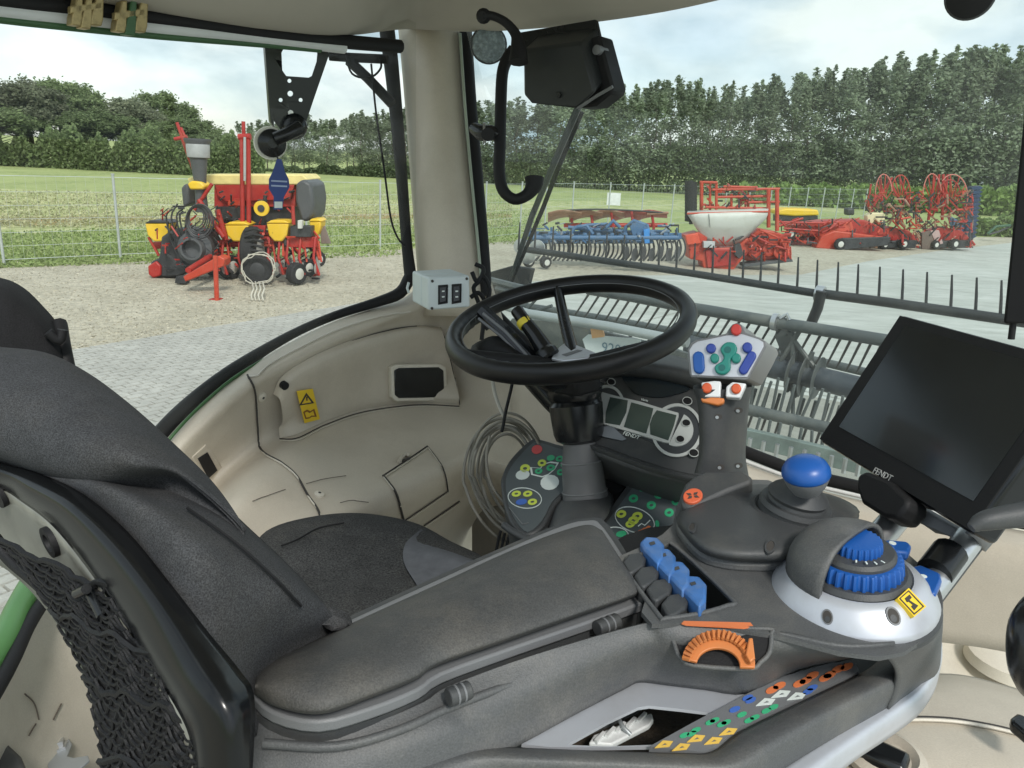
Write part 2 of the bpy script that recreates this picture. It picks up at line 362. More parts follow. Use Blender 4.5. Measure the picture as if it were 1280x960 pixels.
rG=[lz(x,y,-.69) for x,y in ((275,800),(312,762),(356,720),(405,680),(452,652),(496,632),(532,616),(560,602),(582,590),(602,588),(632,596),(668,606))]
rH=[lz(x,y,-1.0) for x,y in ((300,900),(340,860),(385,815),(430,770),(476,735),(516,712),(548,694),(572,676),(592,660),(610,650),(640,650),(672,656))]
rI=[lz(x,y,-1.12) for x,y in ((310,940),(350,900),(395,855),(438,800),(484,765),(522,742),(552,720),(576,702),(596,684),(614,670),(642,668),(674,672))]
surf('side_panel',[rA,rB,rC,rD,rE,rF,rG,rH,rI],BEI,cab,n=5,m_=5,solid=.012)
from mathutils.bvhtree import BVHTree
def onto(o,lift=.003):
    me=o.data; mw=OFF[o.name]; t=BVHTree.FromPolygons([v.co+mw for v in me.vertices],[tuple(p.vertices) for p in me.polygons])
    def pf(x,y,up=None):
        d=ray(x,y).normalized(); h=t.ray_cast(C0,d)
        if h[0] is None: 
            h=t.find_nearest(C0+d*1.4); 
        n=h[1]; n=-n if n.dot(C0-h[0])<0 else n
        return h[0]+n*(lift if up is None else up)
    pf.n=lambda x,y:(lambda n:-n if n.dot(C0-t.ray_cast(C0,ray(x,y).normalized())[0])<0 else n)(t.ray_cast(C0,ray(x,y).normalized())[1])
    return pf
def obyname(n,par): return [x for x in COL.objects if x.parent==par and x.name.startswith(n)][0]
SP=obyname('side_panel',cab); sp=onto(SP)
def lift(px,u): return [sp(x,y,u) for x,y in px]
def pseam(px,w,pf,mt,par):
    strip('panel_seam',px,w,pf,mt,par)
    if mt is SEAM: strip('seam_highlight',[(x+1.0,y+2.0) for x,y in px],w*.8,pf,BEL,par,)  # raised paler cord that paints a highlight beside the groove
# raised upper panel with display recess
top=[(341,492),(352,470),(385,448),(430,428),(478,414),(522,407),(550,409)]
mid=[(344,520),(362,505),(398,482),(440,463),(484,450),(527,443),(562,446)]
bot=[(350,548),(372,543),(405,528),(446,514),(490,506),(530,503),(573,505)]
o=.0
surf('upper_panel',[lift(top,.001),lift([(x+1,y+3) for x,y in top],.022),lift(mid,.026),lift([(x-1,y-3) for x,y in bot],.024),lift(bot,.001)],BEI,cab,n=4,m_=4)
UPN=onto(obyname('upper_panel',cab))
for px in ([(350,550),(372,549),(405,533),(446,518),(490,510),(530,507),(574,509)],[(550,409),(562,440),(575,507)],[(360,470),(395,446),(440,425),(490,411),(520,407)]):
    pseam(px,.0013,sp,SEAM,cab)
pseam([(310,470),(318,490),(321,530),(326,562),(352,580),(370,596),(384,620),(398,640),(400,658)],.0022,sp,SEAM,cab)
pseam([(310,472),(322,470),(338,456),(370,438),(420,414),(470,398),(512,390)],.002,sp,mat('beige_edge',(.6,.56,.48),.4),cab)
pseam([(479,596),(507,577.5),(534,559)],.0016,sp,SEAM,cab)
pseam([(534,559),(545,573),(553,586),(557,600),(559,613)],.0016,sp,SEAM,cab)
pseam([(559,613),(532,631.5),(504,650)],.0014,sp,SEAM,cab)
pseam([(479,596),(487,606),(495,619),(504,650)],.0026,sp,SEAM,cab)
pseam([(529,656),(551,641),(573,626)],.0016,sp,SEAM,cab)
# scuffs: shallow dark scratches with a shape of their own
SCU=mat('scuff_mark',(.13,.11,.09),.8)
for px in ([(315,628),(330,622),(356,613)],[(382,606),(405,600),(432,596)],[(425,630),(440,627),(460,629)]): strip('scuff',px,.0007,sp,SCU,cab)
def fitpl(pf,a,b,c,u=0):
    q=pl3(pf(*a,0),pf(*b,0),pf(*c,0)); q.p=q.p+q.n*u; return q
def facing(pf,x,y): return Pl(pf(x,y,0),pf.n(x,y))
def sticker(name,pf,poly,mt,par,t=.001,up=.0015,**k): 
    cx=sum(p[0] for p in poly)/len(poly); cy=sum(p[1] for p in poly)/len(poly)
    return plate(name,facing(pf,cx,cy),poly,mt,par,t=t+.002,up=up,**k)
# warning sticker
wp=fitpl(UPN,(371,489),(391,486),(390,527),.002); wp.p=wp.p+wp.n*.001
ws=plate('warning_sticker',wp,[(371,489),(391,486),(400,524),(381,529)],YEL,cab,t=.0012,up=.003)
plate('pictogram_triangle',wp,[(383,491),(374,507),(393,504)],MC['dark_seam'],ws,t=.0005,up=.0036,holes=[[(383.2,494.5),(377.3,505),(389.5,503)]])
plate('pictogram_mark',wp,[(382.7,496),(384.6,496),(384.4,501),(383.2,501)],MC['dark_seam'],ws,t=.0005,up=.0036)
plate('pictogram_book',wp,[(379,515),(384,512),(388,514),(393,511),(396,521),(390,521),(387,523),(382,524)],mat('sticker_brown',(.25,.10,.02),.6),ws,t=.0005,up=.0036,holes=[[(381,516),(384,514.5),(387,516.5),(391.5,513.5),(393.5,519.5),(389.5,519.5),(387,521.5),(383,522)]])
# dark pocket screen
wp2=fitpl(UPN,(487,480),(562,470),(525,502),.009)
fr=plate('pocket_frame',wp2,[(489,459),(495,456),(550,455),(558,459),(560,496),(553,501),(496,502),(490,497)],BEL,cab,t=.02,up=.006,bevel=.003)
plate('pocket_cover',wp2,[(493,463),(499,460),(549,459),(555,463),(556,493),(550,497),(499,498),(494,494)],BLG,fr,t=.01,up=.0085,bevel=.003)
lathe('lock_knob',UPN(350,506,.0),UPN.n(352,506),[(0,-.004),(.009,-.004),(.009,.006),(.005,.007),(0,.007)],BLK,cab,seg=16)
for x,y in ((327,496),(399,619)):
    s=lathe('trim_screw',sp(x,y,0),sp.n(x,y),[(0,-.002),(.011,-.002),(.010,.004),(.006,.006),(0,.006)],BEL,cab,seg=18)
    lathe('screw_socket',sp(x,y,.0058),sp.n(x,y),[(0,-.001),(.003,-.001),(.003,.0008),(0,.0008)],SEAM,s,seg=8)
vent=sticker('vent_surround',sp,[(240,572),(258,556),(284,592),(264,612)],BEI,cab,t=.004,up=.004,bevel=.002)
sticker('vent_insert',sp,[(248,574),(260,566),(272,588),(261,598)],BLK,cab,up=.0065)
tube('flap_latch',[sp(x,y,.006) for x,y in ((499,580),(505,571),(512,572))],.005,BEI,cab,n=2)
tube('flap_latch_slot',[sp(x,y,.006) for x,y in ((500,580),(512,576))],.003,SEAM,cab)
# cab floor and rear sill
F0=lambda x,y:PZ(x,y,ZF)
prism('cab_floor',[V((p.x,p.y,CZ+ZF)) for p in (C0+FW*a+RT*b for a,b in ((1.45,-1.36),(1.45,.35),(-.35,.35),(-.35,-1.36)))],UP*-.05,mat('floor_mat',(.20,.18,.15),.8,bump=.3,bs=200,dirt=(.32,.27,.2),ds=8,da=.5),cab)
# light sill and door lining behind the seat (lower left)
sA=[PZ(x,y,-.62) for x,y in ((-60,935),(0,820),(28,768),(52,745),(80,735),(140,720),(200,690))]
sB=[PZ(x,y,-.66) for x,y in ((-50,990),(10,860),(45,800),(75,775),(110,765),(170,750),(240,735))]
sC=[PZ(x,y,-.80) for x,y in ((-40,1120),(20,1000),(75,930),(115,880),(150,850),(220,830),(290,810))]
sD=[PZ(x,y,-.95) for x,y in ((-20,1250),(40,1100),(110,1010),(160,960),(200,930),(280,900),(340,880))]
surf('rear_lining',[sA,sB,sC,sD],BEL,cab,n=5,m_=5,solid=.01)
RL=onto(obyname('rear_lining',cab))
tube('door_frame_tube',[PZ(x,y,-.60) for x,y in ((-70,905),(0,812),(22,765),(42,728),(62,700),(90,660))],.017,GRN,cab,n=4,seg=12)
tube('rear_seal',[PZ(x,y,-.60) for x,y in ((-60,955),(8,840),(34,785),(55,752),(78,733),(110,722))],.009,BLK,cab,n=4,seg=10)
prism('dark_sill_corner',[PZ(x,y,-.72) for x,y in ((-60,900),(0,918),(26,942),(46,990),(-60,1010))],UP*-.05,GPD,cab,bevel=.006)
# bracket on the lining
bp=Pl(RL(76,936,.004),UP)
br=plate('steel_bracket',bp,[(58,925),(66,922),(86,923),(90,930),(84,945),(92,947),(110,944),(112,950),(98,962),(60,962)],STL,cab,t=.004,bevel=.001)
lathe('bracket_bolt',bp.hit(74,934,.0),UP,[(0,0),(.011,0),(.011,.004),(.007,.004),(.007,.012),(0,.012)],ALU,br,seg=6,sharp=30)
for px in ([(28,868),(40,880),(46,900)],[(33,920),(42,905)],[(64,900),(74,880)]): strip('scuff',px,.001,RL,SCU,cab)
mk('footwell_shade',[PF(590,540,1.455),PF(780,540,1.455),PF(780,840,1.455),PF(590,840,1.455)],[(0,1,2,3)],MC['floor_mat'],cab,smooth=False)  # dark sheet closing the gap, coloured for the shadow in the footwell
# ---- front: windscreen seal, sill and beige lining
def fp(x,y,k=1.47): return PF(x,y,k)
tube('windscreen_seal',[fp(x,y) for x,y in ((600,370),(660,430),(760,492),(860,536),(935,566),(1005,592),(1070,608),(1180,634),(1320,660))],.013,BLK,cab,n=4,seg=10)
tube('windscreen_trim',[fp(x,y,1.45) for x,y in ((740,494),(860,548),(935,578),(1005,603),(1065,618),(1180,644))],.004,mat('white_trim',(.7,.7,.68),.4),cab,n=4)
q1=[fp(x,y,1.44) for x,y in ((630,420),(700,470),(800,530),(870,556),(940,583),(1010,608),(1070,624),(1150,640),(1230,655),(1330,672))]
q2=[fp(x,y,1.36) for x,y in ((635,440),(700,485),(800,545),(870,575),(940,603),(1010,626),(1070,644),(1150,662),(1230,680),(1330,700))]
q3=[fp(x,y,1.33) for x,y in ((640,560),(700,580),(800,610),(870,630),(940,655),(1010,680),(1070,700),(1150,722),(1230,740),(1330,760))]
q4=[fp(x,y,1.30) for x,y in ((650,680),(700,690),(800,700),(870,720),(940,745),(1010,770),(1070,790),(1150,800),(1230,810),(1330,830))]
surf('front_lining',[q1,q2,q3,q4],BEI,cab,n=4,m_=4,solid=.01)
# right front corner: lining wall, floor and wheel-arch cover
R0=.22
g1=[PZ(x,y,-.60) for x,y in ((1040,655),(1110,668),(1180,660),(1250,640),(1330,600))]
g2=[PZ(x,y,-.80) for x,y in ((1050,740),(1110,745),(1170,750),(1240,735),(1330,700))]
g3=[PZ(x,y,-.84) for x,y in ((1060,810),(1120,820),(1180,815),(1250,805),(1330,780))]
g4=[PZ(x,y,-.86) for x,y in ((1060,890),(1120,885),(1180,875),(1250,870),(1330,860))]
g5=[PZ(x,y,-.88) for x,y in ((1060,960),(1120,950),(1180,945),(1250,940),(1330,930))]
surf('right_floor_lining',[g1,g2,g3,g4,g5],BEL,cab,n=4,m_=4,solid=.01)
# upright box in the corner below the monitor
a=[PZ(x,y,-.79) for x,y in ((1105,735),(1208,757),(1290,690))]; 
bp_=[V((p.x,p.y,CZ-.52)) for p in a]
cpt=[a[0],a[1],a[2],a[2]+FW*.25,a[0]+FW*.2]
prism('corner_box',cpt,UP*.22,BEI,cab,bevel=.012)
lathe('cup_mount',PZ(1262,830,-.835),UP,[(0,0),(.075,0),(.072,.02),(.05,.028),(0,.028)],BEL,cab,seg=28)
lathe('trim_screw',PZ(1244,768,-.815),UP,[(0,0),(.006,0),(.004,.004),(0,.004)],SEAM,cab,seg=10)
h1=[PZ(x,y,-.56) for x,y in ((985,1010),(1020,940),(1075,885),(1130,862),(1190,855),(1250,868),(1330,895))]
h0=[PZ(x,y,-.60) for x,y in ((960,1010),(1000,930),(1060,870),(1125,848),(1190,842),(1255,856),(1330,880))]
h2=[PZ(x,y,-.545) for x,y in ((1000,1040),(1040,965),(1085,912),(1135,903),(1190,904),(1250,914),(1330,936))]
h3=[PZ(x,y,-.54) for x,y in ((1030,1100),(1070,1010),(1110,960),(1150,950),(1190,950),(1250,960),(1330,985))]
h4=[PZ(x,y,-.55) for x,y in ((1060,1180),(1100,1080),(1130,1030),(1160,1020),(1190,1020),(1250,1030),(1330,1050))]
surf('wheel_arch_cover',[h0,h1,h2,h3,h4],BEI,cab,n=4,m_=4,solid=.01)
WA=onto(obyname('wheel_arch_cover',cab))
pseam([(1050,958),(1078,920),(1120,903),(1180,902),(1235,910),(1285,922)],.0024,WA,SEAM,cab)
tl=Pl(WA(1103,948,.0),UP)
rg=lathe('switch_collar',tl.hit(1104,950),UP,[(0,0),(.036,0),(.038,.008),(.030,.012),(.024,.006),(0,.004)],BEI,cab,seg=26)
box('rocker_cap',tl.hit(1102,946,.012),(RT,FW,UP),(.045,.028,.018),BLG,cab,bevel=.005)
# dark right-hand upright of the windscreen and its rod
prism('blind_post',[PF(x,y,1.40) for x,y in ((1284,100),(1305,100),(1284,405),(1254,405))],FW*.03,BLK,cab,bevel=.004)
tube('blind_rod',[PF(x,y,1.41) for x,y in ((1267,400),(1264,424))],.005,BLK,cab)
# wiper
wa=tube('wiper_arm',[PF(x,y,1.56) for x,y in ((738,100),(716,150),(688,215),(665,270),(640,345))],[.009,.009,.008,.008,.006],mat('wiper_metal',(.07,.08,.08),.45),cab,seg=6)
tube('wiper_blade',[PF(x,y,1.545) for x,y in ((728,140),(700,205),(678,262),(640,352))],[.005,.006,.006,.004],BLK,cab,seg=6)
# ---------------------------------------------------------------- driver seat
seat=thing('driver_seat','charcoal fabric driver seat with glossy black back shell and string net pocket','seat',tuple(PZ(440,700,ZF)))
def S(x,y,k): return PR(x,y,k)
# backrest: side bolster (right face), rows from the shell edge to the front edge
b0=[P(-70,600,.64),P(-8,600,.62),P(48,618,.585),P(96,634,.56),P(145,684,.53),P(194,746,.49),P(240,802,.47),P(276,848,.50),P(298,884,.52),P(306,930,.52)]
b1=[P(-60,560,.63),P(0,572,.60),P(70,592,.56),P(130,610,.53),P(195,650,.50),P(250,708,.475),P(298,765,.50),P(326,806,.54),P(340,842,.57),P(350,900,.57)]
b2=[P(-60,520,.68),P(20,545,.64),P(95,580,.60),P(160,605,.56),P(228,640,.53),P(288,688,.51),P(345,738,.53),P(380,778,.57),P(392,806,.60),P(396,880,.60)]
b3=[P(-60,500,.76),P(30,530,.72),P(110,565,.68),P(180,592,.60),P(250,622,.585),P(312,674,.565),P(372,728,.57),P(410,766,.60),P(424,796,.63),P(428,880,.63)]
b4=[P(-60,500,.86),P(30,530,.80),P(110,560,.76),P(180,575,.68),P(250,606,.655),P(314,662,.635),P(376,722,.625),P(414,770,.61),P(420,830,.60),P(430,900,.58)]
BR=surf('backrest',[b0,b1,b2,b3,b4],FAB,seat,n=5,m_=5,solid=.012)
# shoulder cushion
c0=[P(-60,572,.64),P(0,588,.62),P(60,608,.60),P(112,624,.59),P(165,624,.58),P(213,624,.57),P(256,652,.56),P(291,674,.557),P(306,667,.565)]
c1=[P(-60,545,.58),P(0,561,.57),P(65,584,.548),P(118,598,.54),P(168,598,.545),P(216,600,.562),P(258,628,.565),P(293,656,.567),P(306,667,.565)]
c2=[P(-60,480,.60),P(0,498,.575),P(62,520,.555),P(118,550,.535),P(172,572,.525),P(217,587,.542),P(260,619,.551),P(294,651,.562),P(306,667,.565)]
c3=[P(-60,444,.66),P(0,447,.64),P(60,462,.62),P(112,490,.60),P(165,525,.585),P(216,568,.572),P(261,609,.567),P(295,647,.566),P(306,667,.565)]
c4=[P(-60,432,.74),P(0,434,.72),P(58,441,.70),P(110,466,.68),P(165,507,.655),P(216,553,.63),P(264,600,.60),P(297,645,.57),P(306,667,.565)]
c5=[P(-60,450,.82),P(0,452,.80),P(58,460,.78),P(110,484,.75),P(165,525,.72),P(216,570,.69),P(262,612,.65),P(294,650,.58),P(306,667,.565)]
SH=surf('shoulder_cushion',[c0,c1,c2,c3,c4,c5],FAB,seat,n=5,m_=6,solid=.003)
shp=onto(SH); brp=onto(BR)
strip('seam_piping',[(0,583),(60,604),(110,618),(160,614),(212,608),(258,636),(304,669)],.003,lambda x,y:shp(x,y,.0) if False else P(x,y,.53),BLK,seat) if False else None
strip('stitched_seam',[(232,640),(290,682),(340,726),(372,756)],.0012,brp,BLK,seat)
# shell rim
def rim(px,ds): return [P(x,y,d) for (x,y),d in zip(px,ds)]
e0=rim([(-60,560),(0,578),(50,592),(105,618),(160,665),(212,728),(262,792),(300,838),(318,872),(316,960),(312,1010)],[.60,.585,.565,.54,.51,.48,.455,.44,.43,.42,.42])
e1=rim([(-60,572),(0,588),(40,604),(88,632),(138,680),(188,742),(236,812),(272,862),(290,905),(290,965),(288,1010)],[.585,.57,.55,.52,.49,.46,.435,.415,.41,.41,.41])
e2=rim([(-60,590),(0,600),(30,614),(72,645),(118,698),(164,764),(208,832),(238,878),(252,918),(256,970),(256,1010)],[.59,.575,.555,.53,.50,.47,.44,.42,.415,.415,.415])
e3=rim([(-60,602),(0,612),(28,628),(66,658),(110,712),(154,778),(196,846),(224,892),(238,928),(242,975),(240,1010)],[.605,.59,.57,.545,.515,.485,.455,.435,.43,.43,.43])
surf('back_shell',[e0,e1,e2,e3],mat('shell_black',(.006,.0065,.007),.22,spec=.38,var=.2),seat,n=5,m_=4,solid=.008)
f3=rim([(-60,690),(-10,702),(25,726),(58,762),(84,802),(104,846),(118,890),(130,935),(138,975),(144,1010),(150,1040)],[.68,.66,.64,.62,.60,.58,.56,.55,.54,.53,.52])
fm=[(a+b)/2+ (C0-a).normalized()*-.012 for a,b in zip(e3,f3)]
BKP=surf('back_panel',[e3,fm,f3],mat('grey_back_panel',(.20,.20,.17),.3,var=.25,vs=12,dirt=(.07,.07,.06),ds=9,da=.8),seat,n=4,m_=4,solid=.004)
bk=onto(BKP)
lathe('panel_button',bk(66,676,.0),bk.n(66,676),[(0,0),(.012,0),(.012,.004),(.007,.004),(.006,.001),(0,.001)],BLK,seat,seg=18)
lathe('panel_button',bk(2,618,.0),bk.n(10,640),[(0,0),(.010,0),(.010,.004),(0,.004)],BLK,seat,seg=18)
# string net pocket: knotted cords bulging off the back panel
NET=mat('black_net_cord',(.006,.006,.007),.55,bump=1,bs=900,spec=.4)
Ltop=[(0,684),(28,712),(55,745),(90,762),(130,778),(165,800),(196,846)]
def netp(u,v):
    # u across 0..1 (left silhouette -> shell), v down 0..1
    A=(-5+ u*150 , 690+u*82) if u<.0 else None
    tl=np.array((-6,674)); tr=np.array((172,752)); bl=np.array((128,990)); br_=np.array((286,1000)); tm=np.array((70,735)); 
    a=tl*(1-u)+tr*u; b=bl*(1-u)+br_*u; p=a*(1-v)+b*v
    bul=math.sin(math.pi*min(1,v))*(1-u)*26; p=p+np.array((bul*1.25,-bul*.35))
    d=(.575*(1-v)+.475*v)*(1-u)+(.475*(1-v)+.402*v)*u
    return P(p[0],p[1],d-.012*math.sin(math.pi*u)*math.sin(math.pi*min(1,v*1.1)))
cords=[]; rnd=random.Random(3); nu,nv=20,34
G={}
for i in range(nu+1):
    for j in range(nv+1):
        G[i,j]=netp(min(1,max(0,i/nu+rnd.uniform(-.006,.006))),j/nv+rnd.uniform(-.004,.004))+V((rnd.uniform(-.001,.001),rnd.uniform(-.001,.001),rnd.uniform(-.0015,.0015)+.003*math.sin(i*.9+j*.35)))
for i in range(nu):
    for j in range(nv):
        if (i+j)%2==0:
            pr=[(G[i,j],G[i+1,j+1])]
            if j>0: pr.append((G[i,j],G[i+1,j-1]))
        else: pr=[]
        for a,b in pr:
            m_=(a+b)/2+V((0,0,-.0018)); cords.append((cr([a,m_,b],3),.0011))
for j in (0,10,20,30):
    cords.append(([G[i,j] for i in range(nu+1)],.0022))
knots=[]
cords=[([V(q) for q in a],r) for a,r in cords]
tag(tubes('net_pocket',cords,NET,seat,seg=5),kind='stuff')
surf('net_backing',[[netp(u,v)+ (netp(u,v)-C0).normalized()*.008 for u in (0.04,.3,.6,1)] for v in (.04,.3,.6,1)],mat('black_lining_cloth',(.014,.014,.015),.8,bump=1,bs=200),seat,n=4,m_=4,solid=.003)
# cords gathered at the top of the net with two clips
tube('net_hem',[P(x,y,d) for x,y,d in ((-8,672,.58),(14,700,.575),(40,722,.565),(62,742,.555),(84,762,.545),(110,775,.53),(138,800,.50))],.005,NET,seat,n=4)
for x,y,x2,y2 in ((112,738,128,770),(128,772,142,778),(96,742,108,736)): tube('net_hook',[P(x,y,.505),P(x2,y2,.495)],.0035,BLG,seat)
# seat cushion
k0=[PZ(x,y,-.70) for x,y in ((300,720),(330,672),(385,650),(450,645),(520,660),(565,685),(610,716),(640,760))]
k1=[PZ(x,y,-.615) for x,y in ((306,705),(334,664),(388,647),(450,642),(516,653),(562,676),(614,702),(680,760))]
k2=[PZ(x,y,-.60) for x,y in ((310,720),(350,684),(396,668),(452,662),(512,672),(556,694),(600,716),(660,770))]
k3=[PZ(x,y,-.605) for x,y in ((330,770),(380,730),(420,712),(462,706),(512,714),(548,730),(590,752),(640,800))]
k4=[PZ(x,y,-.60) for x,y in ((380,850),(420,800),(450,782),(480,776),(514,778),(545,790),(580,810),(620,850))]
k5=[PZ(x,y,-.62) for x,y in ((400,930),(440,880),(470,862),(496,854),(520,856),(546,868),(578,880),(610,910))]
CU=surf('seat_cushion',[k0,k1,k2,k3,k4,k5],FAM,seat,n=6,m_=6,solid=.02)
cup=onto(CU)
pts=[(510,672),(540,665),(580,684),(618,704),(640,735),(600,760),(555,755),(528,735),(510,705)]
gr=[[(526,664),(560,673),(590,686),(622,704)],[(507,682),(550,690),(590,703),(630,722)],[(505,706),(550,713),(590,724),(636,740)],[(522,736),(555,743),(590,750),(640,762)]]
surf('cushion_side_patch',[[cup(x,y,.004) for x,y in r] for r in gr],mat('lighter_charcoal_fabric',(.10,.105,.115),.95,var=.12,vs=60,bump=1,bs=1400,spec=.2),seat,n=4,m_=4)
for px in ([(352,684),(372,676),(398,662),(430,655)],): strip('stitched_seam',px,.0015,cup,BLK,seat)
# seat base under the cushion
prism('seat_base',[V((p.x,p.y,CZ-.66)) for p in (PZ(330,740,-.66),PZ(430,668,-.66),PZ(560,715,-.66),PZ(560,880,-.66),PZ(400,900,-.66))],UP*-.44,GPD,seat,bevel=.02)
# ---------------------------------------------------------------- second seat far left
ps=thing('passenger_seat','black fabric top of a second seat showing at the left edge behind the headrest','seat',tuple(PR(30,460,-1.15)-UP*.5))
def q(x,y,d): return P(x,y,d)
surf('backrest',[[q(-60,340,1.18),q(0,347,1.16),q(30,360,1.15),q(56,385,1.14),q(72,405,1.13),q(78,425,1.13)],
 [q(-60,350,1.08),q(0,358,1.07),q(26,374,1.07),q(50,398,1.07),q(66,416,1.08),q(76,434,1.09)],
 [q(-60,400,1.03),q(0,400,1.03),q(26,412,1.04),q(48,430,1.05),q(66,444,1.06),q(80,456,1.08)],
 [q(-60,520,1.02),q(0,500,1.03),q(30,500,1.04),q(52,500,1.05),q(70,500,1.07),q(88,500,1.09)]],mat('black_seat_fabric',(.016,.016,.017),.9,bump=1,bs=900,spec=.2,fine=.3),ps,n=4,m_=4,solid=.02)
tube('side_rail',[q(74,404,1.12),q(78,430,1.1),q(84,460,1.09),q(92,500,1.08)],.011,BLK,ps,n=3)
tube('side_rail',[q(60,415,1.05),q(74,426,1.06),q(78,412,1.06)],.007,BLK,ps,n=3)
# ---------------------------------------------------------------- armrest console
con=thing('armrest_console','grey operator armrest console with padded lid, joystick, blue dials and orange thumbwheel','console',tuple(PZ(800,800,-.80)))
ZD=-.36; DK=plz(ZD); TR=plz(-.43)
# padded lid: rows from near edge to far edge
lid_n=[(318,868),(345,884),(400,893),(460,874),(520,850),(548,832),(640,800),(720,772),(790,748),(801,738)]
lid_f=[(320,846),(343,826),(410,793),(470,765),(530,738),(565,722),(630,692),(690,668),(733,656),(752,662)]
def mixp(a,b,t): return [(p[0]*(1-t)+q[0]*t,p[1]*(1-t)+q[1]*t) for p,q in zip(a,b)]
lid_r=mixp(lid_n,lid_f,.5)
hs_=[(0,-.372),(.02,-.358),(.08,-.352),(.3,-.345),(.55,-.342),(.8,-.346),(.94,-.353),(1,-.368)]
rows=[]
for t,h in hs_:
    r=mixp(lid_n,lid_f,t); k=len(r)
    rows.append([PZ(x,y,h-(.012 if i in (0,) else .004 if i in (1,) else .009 if i==k-1 else .003 if i==k-2 else 0)) for i,(x,y) in enumerate(r)])
LDo=surf('lid',rows,LID,con,n=6,m_=5,solid=.006)
LP=plz(-.374)
base=[(314,862),(340,890),(398,902),(462,886),(522,862),(552,842),(640,810),(722,782),(792,757),(806,742),(756,660),(733,650),(688,662),(560,718),(400,792),(335,828)]
plate('lid_rim',LP,base,GPL,con,t=.010,sm=3,bevel=.002)
# body under the lid
plate('body',plz(-.386),[(309,872),(334,900),(398,914),(468,898),(528,872),(556,854),(644,820),(726,791),(798,766),(812,748),(762,658),(733,648),(686,660),(556,716),(396,790),(330,826)],GPD,con,t=.30,sm=3)
# hinges
for x,y,x2,y2 in ((560,872,587,862),(746,786,772,776)):
    hg=tube('hinge',[PZ(x,y,-.378),PZ(x2,y2,-.378)],.0070,GPD,con,seg=12,bevel=.001)
    for t in (.35,.65):
        p=PZ(x,y,-.378).lerp(PZ(x2,y2,-.378),t); dd=(PZ(x2,y2,-.378)-PZ(x,y,-.378)).normalized(); tube('hinge_ring',[p-dd*.0008,p+dd*.0008],.0074,GPL,hg,seg=12)
# near side wall, from the lid edge down to the tray
wt=[PZ(x,y,h) for x,y,h in ((300,872,-.39),(326,902,-.392),(398,918,-.392),(470,902,-.39),(530,877,-.388),(560,858,-.386),(645,826,-.38),(730,800,-.372),(800,781,-.366),(822,779,-.362),(850,778,-.36),(905,782,-.36),(975,792,-.36),(1050,810,-.36),(1120,808,-.36))]
wm=[PZ(x,y,h) for x,y,h in ((304,930,-.40),(330,950,-.405),(405,955,-.405),(490,935,-.402),(560,910,-.40),(590,893,-.40),(680,856,-.395),(760,825,-.388),(815,808,-.382),(835,806,-.378),(862,808,-.376),(915,812,-.376),(980,815,-.376),(1050,816,-.376),(1115,810,-.37))]
wb=[PZ(x,y,h) for x,y,h in ((308,1020,-.43),(340,1030,-.43),(420,1020,-.43),(520,985,-.43),(600,955,-.43),(656,928,-.43),(720,893,-.43),(780,862,-.43),(800,853,-.43),(830,856,-.43),(880,862,-.43),(936,867,-.43),(1000,838,-.43),(1060,825,-.43),(1105,812,-.40))]
surf('side_wall',[wt,[(a*.85+b*.15) for a,b in zip(wt,wm)],wm,[(a*.4+b*.6) for a,b in zip(wm,wb)],wb],GP,con,n=4,m_=4,solid=.004)
SWo=onto(obyname('side_wall',con))
tube('body_ledge',[V(p)+UP*.002 for p in cr([PZ(x,y,-.395) for x,y in ((330,932),(420,936),(500,915),(560,888),(640,858),(720,828),(790,803),(812,790),(812,775))],4)],.0035,GP,con)
# deck with the lever well and the thumbwheel notch
deck=[(770,697),(800,684),(828,668),(841,656),(846,632),(856,612),(900,598),(960,600),(1040,632),(1100,668),(1150,705),(1172,730),(1178,760),(1168,790),(1130,815),(1099,821),(1050,815),(975,795),(905,783),(850,779),(815,780),(802,765),(808,746)]
well=[(780,706),(808,692),(830,682),(846,684),(914,748),(910,757),(870,768),(832,773),(824,770)]
plate('deck',DK,deck,GP,con,t=.004,holes=[[(a[0],a[1]) for a in cr(well,3,True)]])
wf=[tuple(a) for a in cr(well,3,True)]
prism('well_floor',[DK.hit(x,y,-.052) for x,y in ell(845,726,110,70)],UP*-.004,BLK,con)
tube('well_lip',[DK.hit(x,y,.0005) for x,y in wf],.0022,GP,con,closed=True)
# paddles
W3=Z(740,640,.2292)
pd=[((160,262),(235,212),(290,245),(305,275),(215,325),(345,140),(330,190)),]
pads=[((205,272),(330,186)),((272,346),(390,250)),((342,418),(462,322)),((425,500),(552,405))]
for i,(b,t) in enumerate(pads):
    def zz(dx,dy,q): return (740+.2292*(q[0]+dx),640+.2292*(q[1]+dy))
    pb=plz(-.357); s=1+.05*i
    body=[zz(dx*s,dy*s,b) for dx,dy in ((-42,-2),(-8,-45),(60,-55),(92,-22),(74,20),(14,58),(-14,46))]
    o=plate('paddle',pb,body,GPD,con,t=.045,bevel=.0022,up=.0)
    cap=[zz(dx*s,dy*s,t) for dx,dy in ((-70,-22),(-40,-55),(30,-50),(64,-12),(60,62),(30,92),(-10,50),(-46,16))]
    plate('paddle_cap',Pl(pb.hit(*zz(0,0,t),up=.006),UP-RT*.1),cap,BLD,o,t=.018,bevel=.0025)
    pc=Pl(pb.hit(*zz(0,0,t),up=.0066),UP-RT*.1)
    plate('paddle_mark',pc,[zz(dx,dy,t) for dx,dy in ((-18,-20),(10,-28),(16,-14),(-10,-6))],GPD,o,t=.0006,up=.0004)
